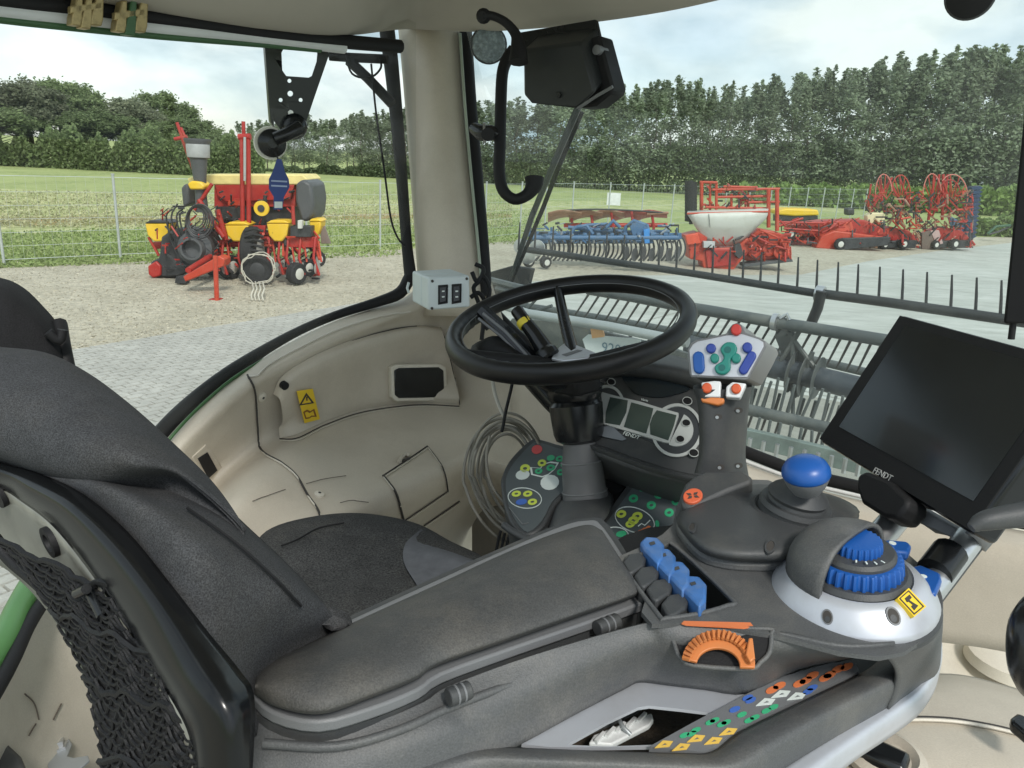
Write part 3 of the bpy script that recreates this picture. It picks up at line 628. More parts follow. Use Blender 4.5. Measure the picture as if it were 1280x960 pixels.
# thumbwheel in its notch
NP=Pl(SWo(900,806,.002),(C0-SWo(900,806,0)).normalized()*.6+UP*.5)
npt=[(839,787),(852,785),(958,786),(964,792),(962,815),(950,828),(936,836),(868,832),(850,822),(843,805)]
plate('notch_back',Pl(NP.p,NP.n),npt,BLK,con,t=.003,sm=2,up=.0005)
tube('notch_lip',[NP.hit(x,y,.0015) for x,y in cr(npt,3,True)],.002,GP,con,closed=True)
oc=(898,838)
wl=plate('thumbwheel',NP,ell(898,829,46,42,5,40,183,362)+ell(898,831,27,21,5,20,183,362)[::-1],ORG,con,t=.004,up=.010,bevel=.0008)
for i in range(19):
    a=math.radians(190+i*8.9); ca,sa=math.cos(a),math.sin(a)
    p1=NP.hit(898+ca*45,829+sa*41,.011); p2=NP.hit(898+ca*36,830+sa*32,.0135)
    tube('thumbwheel_rib',[p1,p2],.0016,ORG,wl,seg=5)
plate('thumbwheel_pointer',NP,[(936,797),(941,797),(944,822),(938,828),(932,818)],ORG,wl,t=.006,up=.017,bevel=.001)
sp_=plate('orange_legend',DK,[(855,776),(938,778),(942,783),(930,785),(858,781),(852,779)],POR,con,t=.001,up=.0012)
ring('notch_outline',DK,[(838,784),(845,773),(940,775),(962,783),(968,790),(962,789),(938,778)],[(842,783),(847,775),(936,777),(950,781)],GPL,con) if False else None
# tray: silver frame, cavity, bracket inside
TP=plz(-.43)
fr_o=[(652,930),(720,893),(795,853),(806,851),(860,857),(940,866),(812,933),(760,934),(690,934)]
fr_i=[(708,931),(760,902),(798,884),(812,882),(850,886),(890,891),(815,931),(760,933)]
plate('tray_frame',plz(-.4315),fr_o,SIL,con,t=.003,holes=[fr_i])
plate('tray_floor',plz(-.50),[(600,1000),(700,900),(830,850),(960,860),(900,1000)],mat('tray_dark_carpet',(.035,.025,.015),.9,bump=1,bs=300,var=.6,vs=60),con,t=.004)
tw=thing('white_clip_strip','white ribbed plastic strip lying in the dark tray of the armrest','clip',tuple(PZ(780,915,-.498)))
plate('strip_body',plz(-.485),[(736,928),(742,918),(806,893),(815,891),(817,899),(812,906),(765,930)],WHT,tw,t=.006,bevel=.0015)
for i in range(5):
    x=746+i*13; y=926-i*6.2
    box('strip_rib',PZ(x+4,y-4,-.484),(RT,FW,UP),(.003,.014,.004),WHT,tw)
tube('strip_wire',[PZ(774,900,-.48),PZ(779,909,-.48),PZ(788,918,-.485)],.002,STL,tw)
# printed strip with legends
SL=plz(-.4285)
st=[(812,933),(868,902),(936,866),(980,845),(1040,828),(1070,829),(1074,838),(1010,868),(922,910),(896,934),(880,940)]
pstrip=plate('legend_strip',SL,st,GPL,con,t=.006,up=.001)
S3=Z(640,800,.3594)
def oval(cx,cy,rx,ry,rot,mt,hole=True):
    (x,y),=S3([(cx,cy)])
    o=plate('legend',SL,ell(x,y,rx*.36,ry*.36,rot,12),mt,pstrip,t=.0006,up=.0018,holes=[ell(x,y,rx*.15,ry*.12,rot,8)] if hole else ())
def tri(cx,cy,w_,h_,mt):
    (x,y),=S3([(cx,cy)]); w_*=.36;h_*=.36
    plate('legend',SL,[(x-w_,y+h_),(x-w_*.1,y-h_),(x+w_,y-h_*.8),(x+w_*.6,y+h_*.6)],mt,pstrip,t=.0006,up=.0018,holes=[[(x-w_*.3,y+h_*.4),(x+w_*.1,y-h_*.4),(x+w_*.4,y+h_*.1)]])
for cx,cy,mt in ((905,172,POR),(930,158,POR),(1000,150,POR),(1045,122,POR),(1022,140,POR),(1105,120,POR),(1135,100,POR),(1165,92,POR),(1090,130,POR)): oval(cx,cy,24,11,-22,mt,False)
for cx,cy in ((935,187),(882,215),(990,195)): tri(cx,cy,34,13,PWH)
for cx,cy in ((1045,165),(1030,178),(830,208),(820,200),(775,240)): oval(cx,cy,20,9,-20,PBL,False)
for cx,cy in ((910,232),(885,245),(845,268),(825,278),(800,258),(745,285),(730,292),(705,278),(690,285),(640,312),(625,325),(600,330)): oval(cx,cy,18,8,-20,PGN,False)
for cx,cy in ((640,342),(700,350),(752,318),(528,362),(588,372)): tri(cx,cy,32,13,PYO)
# near rim and outer shell with silver band
i1=[PZ(x,y,-.428) for x,y in ((300,1000),(420,965),(500,944),(560,932),(640,934),(740,938),(850,941),(890,939),(926,914),(1000,878),(1075,842),(1100,825),(1130,808))]
i2=[PZ(x,y,-.420) for x,y in ((300,1040),(430,985),(510,955),(572,942),(645,942),(745,946),(855,950),(903,949),(940,926),(1010,890),(1090,850),(1125,826),(1158,800))]
i3=[PZ(x,y,-.424) for x,y in ((300,1080),(450,1010),(540,975),(600,958),(660,958),(760,962),(870,966),(926,963),(962,942),(1030,902),(1110,860),(1150,834),(1174,800))]
i4=[PZ(x,y,-.46) for x,y in ((300,1180),(460,1090),(560,1040),(620,1010),(680,1000),(780,1000),(890,1000),(945,990),(990,962),(1050,925),(1120,884),(1160,852),(1176,822))]
surf('front_rim',[i1,i2,i3,i4],GP,con,n=4,m_=4,solid=.004)
plate('end_fill',plz(-.447),[(900,900),(940,850),(1090,800),(1176,780),(1172,832),(1090,870),(1000,915),(900,955)],GPD,con,t=.004)
# right rounded end under the dial
d1=[PZ(x,y,-.362) for x,y in ((1100,812),(1130,808),(1164,794),(1178,765),(1176,740),(1160,715),(1120,680))]
d2=[PZ(x,y,-.40) for x,y in ((1120,838),(1140,830),(1168,814),(1178,790),(1176,765),(1160,740),(1120,705))]
d3=[PZ(x,y,-.425) for x,y in ((1120,858),(1145,845),(1169,830),(1177,808),(1174,785),(1160,765),(1120,735))]
d4=[PZ(x,y,-.455) for x,y in ((1110,890),(1142,862),(1168,846),(1176,826),(1172,805),(1160,790),(1120,770))]
surf('end_shell',[d1,d2,d3,d4],GP,con,n=4,m_=4,solid=.003)
v1=[PZ(x,y,-.452) for x,y in ((930,1010),(960,976),(1000,945),(1050,914),(1100,884),(1140,860),(1162,838),(1174,818),(1176,800))]
v2=[PZ(x,y,-.455) for x,y in ((945,1030),(985,990),(1025,958),(1062,932),(1110,900),(1146,874),(1166,850),(1177,828),(1178,808))]
v3=[PZ(x,y,-.475) for x,y in ((960,1060),(1010,1010),(1040,975),(1070,950),(1112,922),(1146,896),(1164,872),(1172,852),(1174,835))]
surf('silver_band',[v1,v2,v3],SIL,con,n=4,m_=4,solid=.003)
# curved joystick base plate
jc=[(846,648),(852,665),(875,690),(905,700),(940,703),(975,702),(1010,690),(1050,660),(1075,640),(1050,622),(1010,612),(965,606),(925,606),(890,612),(860,628)]
jp=plz(-.350)
plate('joystick_plinth',jp,jc,GP,con,t=.012,sm=3,bevel=.004)
ctr=PZ(985,640,-.325)
inn=[(878,648),(884,662),(900,676),(930,684),(960,686),(990,684),(1014,674),(1034,656),(1042,642),(1030,628),(1005,618),(965,612),(930,612),(902,618),(884,632)]
rws=[[PZ(x,y,-.352) for x,y in jc],[PZ(x*.75+a*.25,y*.75+b*.25,-.340) for (x,y),(a,b) in zip(jc,inn)],[PZ(x,y,-.332) for x,y in inn],[PZ(960+(x-960)*.5,642+(y-642)*.5,-.328) for x,y in inn],[PZ(960+(x-960)*.05,640+(y-640)*.05,-.327) for x,y in inn]]
surf('joystick_mound',rws,GPD,con,n=3,m_=3,closed=True)
MO=onto(obyname('joystick_mound',con))
for x,y,rx,ry in ((865,658,5,7),(963,682,7,9.5),(985,572,0,0)):
    if rx: 
        q=facing(MO,x,y); ring('screw_well',q,ell(x,y,rx,ry,20),ell(x,y,rx*.7,ry*.7,20),GPD,con,t=.002,up=.0015); plate('screw_hole',q,ell(x,y,rx*.75,ry*.75,20),SEAM,con,t=.001,up=.0008)
js=lathe('joystick_boot',PZ(990,645,-.335),UP+RT*.12,[(.043,-.004),(.043,.003),(.039,.006),(.036,.004),(.035,.009),(.036,.012),(.034,.017),(.029,.017),(.028,.020),(.030,.024),(.027,.028),(.018,.035),(.015,.042),(.016,.050),(0,.052)],GPD,con,seg=40)
top=PZ(1004,606,-.272); ax=(UP*1.0-FW*.25-RT*.1)
kn=lathe('joystick_knob',PZ(1008,604,-.285),ax,[(.009,-.010),(.013,-.009),(.018,-.001),(.0208,.006),(.0216,.009),(0,.009)],GPL,js,seg=36)
lathe('joystick_cap',PZ(1008,604,-.285),ax,[(.0213,.0085),(.0225,.011),(.022,.0155),(.0192,.021),(.0138,.025),(.0065,.027),(0,.0275)],BLU,js,seg=36,sharp=80)
# rotary dial unit
dc=PZ(1066,736,-.352); da=(UP-FW*.12-RT*.06).normalized()
dial=lathe('dial_base',dc,da,[(.0685,-.010),(.0695,-.004),(.068,.000),(.056,.014),(.050,.0185),(.047,.019),(.045,.016),(0,.015)],SIL,con,seg=56)
lathe('dial_base_trim',dc,da,[(.0710,-.014),(.0715,-.009),(.0695,-.006),(0,-.006)],GPD,dial,seg=56)
def ribbed(name,r,h0,h1,mt,nr,parent,amp=.0014):
    vs=[];fs=[]; x=da.orthogonal().normalized(); y=da.cross(x); n=nr*4
    prof=[(r*.99,h0),(r,h0+.002),(r*.965,h1-.002),(r*.93,h1),(r*.75,h1+.0005),(.0001,h1+.0005)]
    for k,(rr,h) in enumerate(prof):
        for j in range(n):
            a=2*math.pi*j/n; q=rr+(amp if j%4 in(0,1) else -amp)*(1 if k in (0,1,2,3) else 0); vs.append(dc+da*h+(x*math.cos(a)+y*math.sin(a))*q)
    for k in range(len(prof)-1):
        for j in range(n): j2=(j+1)%n; fs.append((k*n+j,k*n+j2,(k+1)*n+j2,(k+1)*n+j))
    return mk(name,vs,fs,mt,parent,sharp=30)
lathe('dial_skirt',dc,da,[(.0455,.015),(.0455,.019),(.042,.023),(0,.023)],GPD,dial,seg=48)
ribbed('dial_wheel',.0385,.022,.036,BLU,34,dial,.0011)
lathe('dial_step',dc,da,[(.0325,.035),(.0325,.039),(.030,.042),(0,.042)],GPD,dial,seg=48)
ribbed('dial_wheel',.0205,.041,.051,BLU,26,dial,.0007)
for i in range(10):
    a=math.radians(-75+i*17); x=RT; y=FW; p=dc+da*.0422+(x*math.cos(a)+y*math.sin(a))*.0265
    box('dial_mark',p,(x*math.cos(a)+y*math.sin(a),y*math.cos(a)-x*math.sin(a),da),(.0035,.0012,.0008),PWH,dial)
# cap: half dome over the rear-left part
vs=[];fs=[]; na,nh=26,10
a0=RT.lerp(FW,0)
cutn=(RT*.95+FW*-.22).normalized(); side=da.cross(cutn).normalized()
for j in range(nh+1):
    t=(j/nh)*math.pi/2; rr=.0545*math.cos(t)**.72; hh=.012+.046*math.sin(t)
    for i in range(na+1):
        a=math.pi*i/na; vs.append(dc+da*hh+side*(math.cos(a)*rr)-cutn*(math.sin(a)*rr*1.05)-cutn*.001)
for j in range(nh):
    for i in range(na): b=j*(na+1)+i; fs.append((b,b+1,b+na+2,b+na+1))
mk('dial_hood',vs,fs,GP,dial,solid=.0,sharp=80).modifiers.new('thick','SOLIDIFY').thickness=.004
DN=onto(dial)
for x,y,rx,ry,ro in ((1034,771,7,10,-10),(1117,770,8,13,-28)):
    q=facing(DN,x,y); ring('screw_well',q,ell(x,y,rx,ry,ro),ell(x,y,rx*.78,ry*.78,ro),GPL,dial,t=.004,up=.0009); plate('screw_hole',q,ell(x,y,rx*.8,ry*.8,ro),SEAM,dial,t=.003,up=.0011); plate('screw_head',q,ell(x,y+3,rx*.5,ry*.4,ro),GPD,dial,t=.002,up=.0014)
q=facing(DN,1138,752)
ys=plate('yellow_sticker',q,[(1122,748),(1136,735),(1158,758),(1143,771)],YEL,dial,t=.004,up=.0022)
ring('sticker_border',q,[(1124,748),(1136,737.5),(1155.5,758),(1143,768.5)],[(1126,748),(1136,739.5),(1153.5,758),(1143,766.3)],SEAM,ys,t=.0003,up=.0026)
plate('sticker_mark',q,[(1131,748),(1137,743),(1140,747),(1137,750),(1143,754),(1148,757),(1143,763),(1139,758),(1141,756),(1136,752),(1134,753)],SEAM,ys,t=.0003,up=.0026)
# blue clips beside the dial
for px,nm in (([(1094,676),(1110,674),(1134,676),(1140,682),(1136,690),(1110,688),(1100,684)],0),([(1130,710),(1150,705),(1176,716),(1178,724),(1170,742),(1160,738),(1154,726),(1133,722)],1)):
    o=plate('fold_clip',plz(-.338),px,BLU,con,t=.010,bevel=.0025)
    plate('fold_clip_base',plz(-.349),[(x-4,y+8) for x,y in px],GPD,con,t=.02,bevel=.002)
    cx=sum(p[0] for p in px)/len(px); cy=sum(p[1] for p in px)/len(px)
    plate('clip_mark',plz(-.3375),ell(cx-2,cy-3,5,2,15,8),PWH,o,t=.0005)
# multifunction grip
gb=PZ(905,606,-.345); gl=thing('control_grip','upright grey control grip with a silver pad of blue, green and red buttons','control lever',tuple(gb))
G7=Z(840,390,.2187)
gn=((C0-P(915,440,.92)).normalized()*.75+UP*.35-FW*.25).normalized()
GPp=Pl(P(915,440,.90),gn)
face=G7([(88,215),(110,175),(140,158),(230,140),(310,122),(325,95),(345,70),(372,60),(398,72),(410,100),(420,118),(500,145),(532,165),(538,195),(500,270),(440,378),(425,388),(340,382),(240,376),(110,372),(100,350)])
back=[(x+20,y+12) for x,y in face]
head=plate('grip_head',GPp,face,GPL,gl,t=.003,bevel=.001,up=.001)
vs=[GPp.hit(x,y,0) for x,y in face]; gsh=P(933,450,.955)-P(915,440,.90); bk_=[GPp.hit(x,y,0)+gsh for x,y in face]
n_=len(vs); mk('grip_shell',vs+bk_,[tuple(range(n_))]+[tuple(range(2*n_-1,n_-1,-1))]+[(i,(i+1)%n_,(i+1)%n_+n_,i+n_) for i in range(n_)],mat('grip_grey',(.24,.245,.24),.42,var=.06,dirt=(.3,.28,.22),ds=20,da=.3),gl,bevel=.004,bseg=3)
pad=plate('grip_pad',GPp,G7([(98,218),(118,185),(145,168),(232,150),(312,133),(400,125),(495,155),(522,172),(524,195),(430,372),(340,372),(240,366),(112,362)]),SIL,gl,t=.002,up=.0025,bevel=.0006)
def btn(name,px,mt,u=.0075,t=.006,bev=.0018,sm=0): return plate(name,GPp,G7(px),mt,gl,t=t,up=u,bevel=bev,sm=sm)
def caps(x1,y1,x2,y2,r,n=7):
    a=math.atan2(y2-y1,x2-x1); o=[]
    for i in range(n): t=a+math.pi/2+math.pi*i/(n-1); o.append((x1+r*math.cos(t),y1+r*math.sin(t)))
    for i in range(n): t=a-math.pi/2+math.pi*i/(n-1); o.append((x2+r*math.cos(t),y2+r*math.sin(t)))
    return o
btn('red_button',ell(366,98,31,33,0,18),RED)
btn('blue_rocker',caps(150,255,154,318,33),BLU)
btn('blue_rocker',caps(455,248,408,328,27),NVY)
btn('blue_button',ell(222,205,29,28,0,16),NVY); btn('blue_button',ell(430,200,29,30,0,16),NVY)
btn('teal_button',ell(243,262,26,28,0,16),TEA); btn('teal_button',ell(366,262,28,29,0,16),TEA)
btn('teal_rocker',[(285,190),(315,170),(355,175),(372,205),(362,240),(335,265),(335,295),(332,330),(300,355),(260,350),(243,325),(250,300),(285,280),(295,250),(275,220)],TEA,.0085,sm=2)
for x,y in ((318,215),(285,318)): plate('rocker_dimple',GPp,ell(*G7([(x,y)])[0],4.5,4.2,0,12),mat('deep_teal',(.01,.12,.11),.4),gl,t=.001,up=.009)
wl_=btn('white_block',[(166,402),(240,392),(280,395),(276,486),(180,486)],WHT,.004,.014)
wr_=btn('white_block',[(345,398),(426,408),(388,492),(306,486),(310,425)],WHT,.004,.014)
for x,y in ((198,432),(366,436)): btn('red_button',ell(x,y,29,30,0,16),mat('orange_red',(.62,.10,.03),.4),.0085,.005)
btn('orange_slider',[(162,490),(230,486),(300,492),(296,520),(262,534),(170,514)],ORG,.002,.01)
# stalk
s_l=[(868,500),(873,520),(875,560),(873,590)]; 
kx=[((866,486),(940,486),.90),((872,506),(936,510),.905),((874,540),(934,540),.91),((873,570),(932,572),.915),((868,592),(936,598),.92)]
rows=[]
for (xl,yl),(xr,yr),d in kx:
    A=P(xl,yl,d+.03); B=P(xl+4,yl,d-.004); Cc=P((xl+xr)/2-6,(yl+yr)/2+1,d-.008); D=P(xr-20,yr,d); E_=P(xr,yr-3,d+.035); F_=P(xr-12,yr-6,d+.075); G_=P(xl+8,yl-6,d+.07)
    rows.append([A,B,Cc,D,E_,F_,G_])
rows=[[r+(V((0,0,0))) for r in rr] for rr in rows]
surf('stalk',rows,GPD,gl,n=3,m_=4,closed=True)
ST=onto(obyname('stalk',gl))
for x,y in ((898,521),(924,513),(901,584),(924,582)):
    q=facing(ST,x,y); plate('screw_hole',q,ell(x,y,4.6,3.6),SEAM,gl,t=.002,up=.0006); plate('screw_head',q,ell(x-1.6,y+.8,2.2,2),STL,gl,t=.001,up=.0012)
# gaiter plate at the foot of the grip, with red turn button
ft=Pl(PZ(890,600,-.322),UP*.9-FW*.3)
plate('grip_foot',ft,[(856,604),(868,594),(884,588),(930,588),(941,596),(940,602),(912,612),(890,622),(866,636),(852,632),(850,618)],GPD,gl,t=.028,bevel=.004)
rb=plate('red_oval_button',ft,ell(866,619,12.5,9,-12,20),mat('orange_red_cap',(.62,.12,.05),.5),gl,t=.004,up=.003,bevel=.001)
for a in (35,-35,145,-145):
    r_=math.radians(a-10); plate('button_arrow',ft,[(866+9*math.cos(r_)*1.0,619+6*math.sin(r_)),(866+5*math.cos(r_+.5),619+3.4*math.sin(r_+.5)),(866+1.5*math.cos(r_),619+1*math.sin(r_)),(866+5*math.cos(r_-.5),619+3.4*math.sin(r_-.5))],SEAM,rb,t=.0004,up=.0036)
# ---------------------------------------------------------------- steering wheel and column
wn=V((-.20,-.16,1)).normalized(); wc=P(711,404,1.24)
whl=thing('steering_wheel','black leather steering wheel on a grey telescopic column','steering wheel',tuple(P(735,650,1.25)))
wx=wn.cross(UP).normalized(); wy=wn.cross(wx)
vs=[];fs=[];NS=96;ns=14
for i in range(NS):
    a=2*math.pi*i/NS; rd=wx*math.cos(a)+wy*math.sin(a)
    c=wc+rd*.190
    for j in range(ns):
        b=2*math.pi*j/ns; rr=.0150
        notch=.0028*math.sin(a*44) if (math.cos(b)<-.2 and math.sin(a-.3)>-.1 ) else 0
        vs.append(c+rd*(math.cos(b)*(rr*.92+notch))+wn*(math.sin(b)*rr*1.12))
for i in range(NS):
    for j in range(ns): i2=(i+1)%NS; j2=(j+1)%ns; fs.append((i*ns+j,i*ns+j2,i2*ns+j2,i2*ns+j))
mk('wheel_rim',vs,fs,mat('black_leather',(.009,.009,.0095),.38,var=.25,vs=12,bump=.25,bs=700,spec=.4),whl)
axis=(wc-P(735,650,1.25)).normalized()
hub=P(716,452,1.235)
HP=Pl(hub,wn)
tube('rim_seam',[wc+(wx*math.cos(2*math.pi*i/72)+wy*math.sin(2*math.pi*i/72))*.1745+wn*.006 for i in range(72)],.0008,GPL,whl,closed=True,seg=5)
# spokes
def toR(px,py): 
    p=Pl(wc,wn).hit(px,py); d=(p-wc); return wc+d.normalized()*.183
tube('spoke',[hub+UP*.01,(hub+toR(694,352))/2+wn*.004,toR(692,345)],[.011,.010,.009],BLG,whl,n=4,seg=8)
tube('spoke',[hub-UP*.012,toR(840,440)],[.016,.012],BLK,whl,seg=8)
tube('spoke',[hub-UP*.012,toR(585,445)],[.016,.012],BLK,whl,seg=8)
plate('hub',Pl(hub,wn),[(672,452),(690,440),(705,430),(735,438),(752,450),(748,468),(720,476),(690,472)],BLK,whl,t=.03,bevel=.006)
plate('hub_badge',Pl(hub+wn*.018,wn),[(689,447),(698,434),(706,428),(716,429),(744,440),(746,444),(735,447),(705,450)],SIL,whl,t=.006,up=.002,bevel=.002)
plate('hub_badge_groove',Pl(hub+wn*.0205,wn),[(702,443),(722,437),(728,438),(708,445)],GPL,whl,t=.0005,up=.0002)
cb=P(735,655,1.25)
def rad(px,d=1.24): return px*d/955
ca=(P(716,470,1.235)-cb).normalized(); Lc=(P(716,470,1.235)-cb).length
def hy(y): return Lc*(655-y)/(655-470)
def pr(l): return [(rad(r),hy(y)) for r,y in l]
lathe('column_gaiter',cb,ca,pr([(34,660),(32,650),(30,638),(29,632),(29.5,630),(28,612),(27,610),(26,590),(25.5,577),(24.5,574),(21.5,560),(20,545),(19,520),(0,520)]),GPL if 0 else mat('column_grey',(.10,.102,.105),.5,var=.06,bump=.2,bs=700),whl,seg=36)
for y,r in ((613,28.4),(576,26)): lathe('gaiter_ring',cb,ca,pr([(r,y+.8),(r+.7,y),(r,y-.8),(0,y-.8)]),GPL,whl,seg=36)
lathe('column_head',cb,ca,pr([(22,552),(29,548),(31.5,540),(33,520),(33.5,505),(30,500),(34,494),(35,486),(44,478),(46,470),(38,462),(0,462)]),BLG,whl,seg=36)
# stalk switches and shroud left of the hub
tube('wiper_stalk',[P(690,452,1.24),P(668,418,1.25),P(653,398,1.26),P(646,388,1.27)],[.017,.013,.011,.011],BLG,whl,seg=12)
lathe('stalk_band',P(656,404,1.258),(P(646,388,1.27)-P(656,404,1.258)),[(.0118,-.006),(.0128,-.004),(.0128,.005),(.0118,.006),(0,.006)],mat('yellow_tape',(.75,.6,.05),.5),whl,seg=16)
lathe('stalk_collar',P(683,444,1.235),(P(646,388,1.27)-P(690,452,1.24)),[(.018,-.01),(.021,-.006),(.021,.004),(.016,.010),(0,.01)],BLG,whl,seg=20)
tube('indicator_stalk',[P(666,452,1.25),P(634,418,1.27),P(602,388,1.29)],[.014,.013,.012],BLG,whl,seg=6)
tube('stalk_edge',[P(662,448,1.235),P(632,415,1.255),P(604,392,1.275)],.003,GPL,whl,seg=5)
tube('stalk_edge',[P(656,450,1.24),P(626,420,1.26),P(598,398,1.275)],.0025,GPL,whl,seg=5)
surf('column_shroud',[[P(590,432,1.3),P(600,426,1.29),P(622,420,1.27),P(650,440,1.25),P(672,456,1.24)],[P(586,446,1.29),P(600,440,1.25),P(626,436,1.23),P(652,448,1.22),P(680,462,1.22)],[P(590,462,1.3),P(610,462,1.27),P(640,466,1.25),P(664,474,1.24),P(690,478,1.24)]],BLK,whl,n=4,m_=4,solid=.01)
tube('shroud_arm',[P(665,470,1.27),P(690,500,1.26),P(712,520,1.25)],[.02,.018,.02],BLG,whl)
# ---------------------------------------------------------------- control pods at the column foot
pod=thing('control_pod','grey dash pod round the steering column foot with printed green and yellow symbols','control panel',tuple(P(715,700,1.2)))
PP=Pl(P(700,625,1.24),UP-FW*.28)
Z6=Z(610,530,.2109)
LPo=Z6([(75,350),(88,290),(120,225),(180,155),(250,95),(290,85),(400,115),(500,155),(520,300),(470,400),(400,470),(330,600),(240,655),(150,610),(95,480)])
plate('left_panel',PP,LPo,GPD,pod,t=.10,sm=3,bevel=.004)
inn=[(105,350),(118,290),(150,235),(200,175),(262,115),(300,108),(400,140),(490,175),(500,300),(455,385),(380,460),(320,570),(235,640),(170,580),(120,470)]
lp_=plate('symbol_panel',PP,Z6(inn),mat('slate_panel',(.085,.10,.105),.4,var=.08),pod,t=.002,up=.0012,sm=3)
def dots(par,pl_,lst,zf,sc):
    for x,y,rx,ry,mt,hole in lst:
        (a,b),=zf([(x,y)]); plate('symbol',pl_,ell(a,b,rx*sc,ry*sc,-10,14),mt,par,t=.0008,up=.0022,holes=[ell(a,b,rx*sc*.45,ry*sc*.4,-10,8)] if hole else ())
dots(lp_,PP,[(290,150,32,26,PRD,0),(220,262,30,24,PYL,1),(205,300,42,28,PWH,0),(320,230,26,20,PYL,1),(372,200,24,16,PGN,0),(425,205,24,17,PGN,1),(300,278,22,16,PGN,1),(372,258,26,18,PGN,1),(450,240,20,16,PGN,1),(430,285,22,18,PGN,1),(366,345,56,44,PWH,0),(168,412,28,17,PYL,1),(235,412,28,17,PYL,1),(198,460,34,17,PBL,0),(263,460,28,18,PYL,1)],Z6,.2109)
ring('symbol_outline',PP,ell(*Z6([(218,438)])[0],21.5,13,8,24),ell(*Z6([(218,438)])[0],20.6,12.2,8,24),PWH,lp_,t=.0006,up=.0018)
for l in ([(248,255),(310,260),(330,235),(372,222),(420,228),(400,265),(360,300),(320,315),(255,300)],): ring('symbol_outline',PP,Z6(l),Z6([(x*.86+47,y*.86+38) for x,y in l]),PWH,lp_,t=.0006,up=.0017)
tube('panel_groove',[PP.hit(x,y,.002) for x,y in Z6([(125,495),(205,595),(240,585)])],.0008,GPL,lp_)
# mound round the column
mr=[[PP.hit(x,y,u) for x,y in Z6(l)] for l,u in (([(365,650),(375,560),(400,480),(450,410),(480,370),(600,300),(720,400),(745,470),(700,540),(620,610),(520,650)],-.01),([(400,635),(405,570),(435,520),(470,480),(510,450),(600,430),(690,460),(720,500),(700,560),(630,610),(530,640)],.010),([(470,590),(475,545),(495,520),(520,500),(545,490),(600,485),(660,500),(690,530),(680,565),(640,600),(560,620)],.020),([(585,575),(586,574),(588,573),(590,572),(592,572),(594,572),(597,574),(598,575),(597,577),(594,578),(588,578)],.024))]
surf('column_mound',mr,GPD,pod,n=3,m_=3,closed=True)
surf('pod_base',[[PP.hit(x,y,-.004) for x,y in Z6([(240,655),(330,610),(420,640),(560,650),(640,620),(700,600)])],[PP.hit(x,y,-.012) for x,y in Z6([(330,720),(420,690),(480,690),(600,690),(680,670),(760,650)])],[PP.hit(x,y,-.08) for x,y in Z6([(360,800),(440,790),(500,790),(620,790),(720,780),(790,760)])]],GPD,pod,n=3,m_=3,solid=.01)
tube('pod_arm_edge',[PP.hit(x,y,-.001) for x,y in Z6([(95,600),(150,640),(250,690),(330,720)])],.006,GPD,pod,n=3)
# right panel
RPo=Z6([(640,610),(700,530),(850,320),(890,310),(1000,350),(1140,395),(1190,440),(1180,560),(1120,600),(1060,650),(900,700),(740,745),(690,730),(620,660)])
plate('right_panel',PP,RPo,GPL if 0 else GPD,pod,t=.06,sm=0,bevel=.003)
rp_=plate('symbol_panel',PP,Z6([(665,630),(720,560),(880,345),(1000,378),(1130,420),(1150,520),(1090,590),(980,650),(740,715),(700,710)]),mat('slate_panel',(.085,.10,.105)),pod,t=.002,up=.0012)
dots(rp_,PP,[(915,378,25,20,PGN,1),(862,440,28,23,PGN,1),(1012,418,28,23,PGN,1),(968,480,28,24,PGN,1),(1112,458,24,22,PGN,1),(1073,524,28,24,PGN,1),(790,532,30,22,PYL,1),(885,545,32,24,PYL,1),(862,570,32,24,PYL,1),(842,592,28,20,PYL,1),(718,655,32,20,PGN,1),(790,650,32,17,PGN,0),(750,705,26,16,PGN,0),(1003,590,12,20,PGN,0)],Z6,.2109)
for (x,y,a,b,r) in ((870,568,26,15.5,20),(745,665,19,12,-5)): ring('symbol_outline',PP,ell(*Z6([(x,y)])[0],a,b,r,28),ell(*Z6([(x,y)])[0],a-1,b-1,r,28),PWH,rp_,t=.0006,up=.0018)
for i in range(7):
    x=775+i*25; y=700-i*12; plate('orange_symbol',PP,Z6([(x,y-8),(x+24,y-26),(x+40,y-22),(x+12,y+6)]),POR,rp_,t=.0006,up=.002)
tube('symbol_line',[PP.hit(x,y,.002) for x,y in Z6([(890,605),(910,590),(930,600),(945,585),(960,570)])],.0008,PWH,rp_)
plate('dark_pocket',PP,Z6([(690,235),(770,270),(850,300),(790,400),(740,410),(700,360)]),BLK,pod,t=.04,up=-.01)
surf('pod_rear',[[PP.hit(x,y,.01) for x,y in Z6([(640,205),(760,240),(880,280),(1000,330),(1160,385)])],[PP.hit(x,y,.012) for x,y in Z6([(650,225),(770,262),(870,305),(1000,350),(1150,400)])],[PP.hit(x,y,-.02) for x,y in Z6([(660,245),(770,275),(860,320),(990,370),(1150,420)])]],GP,pod,n=3,m_=3,solid=.006)
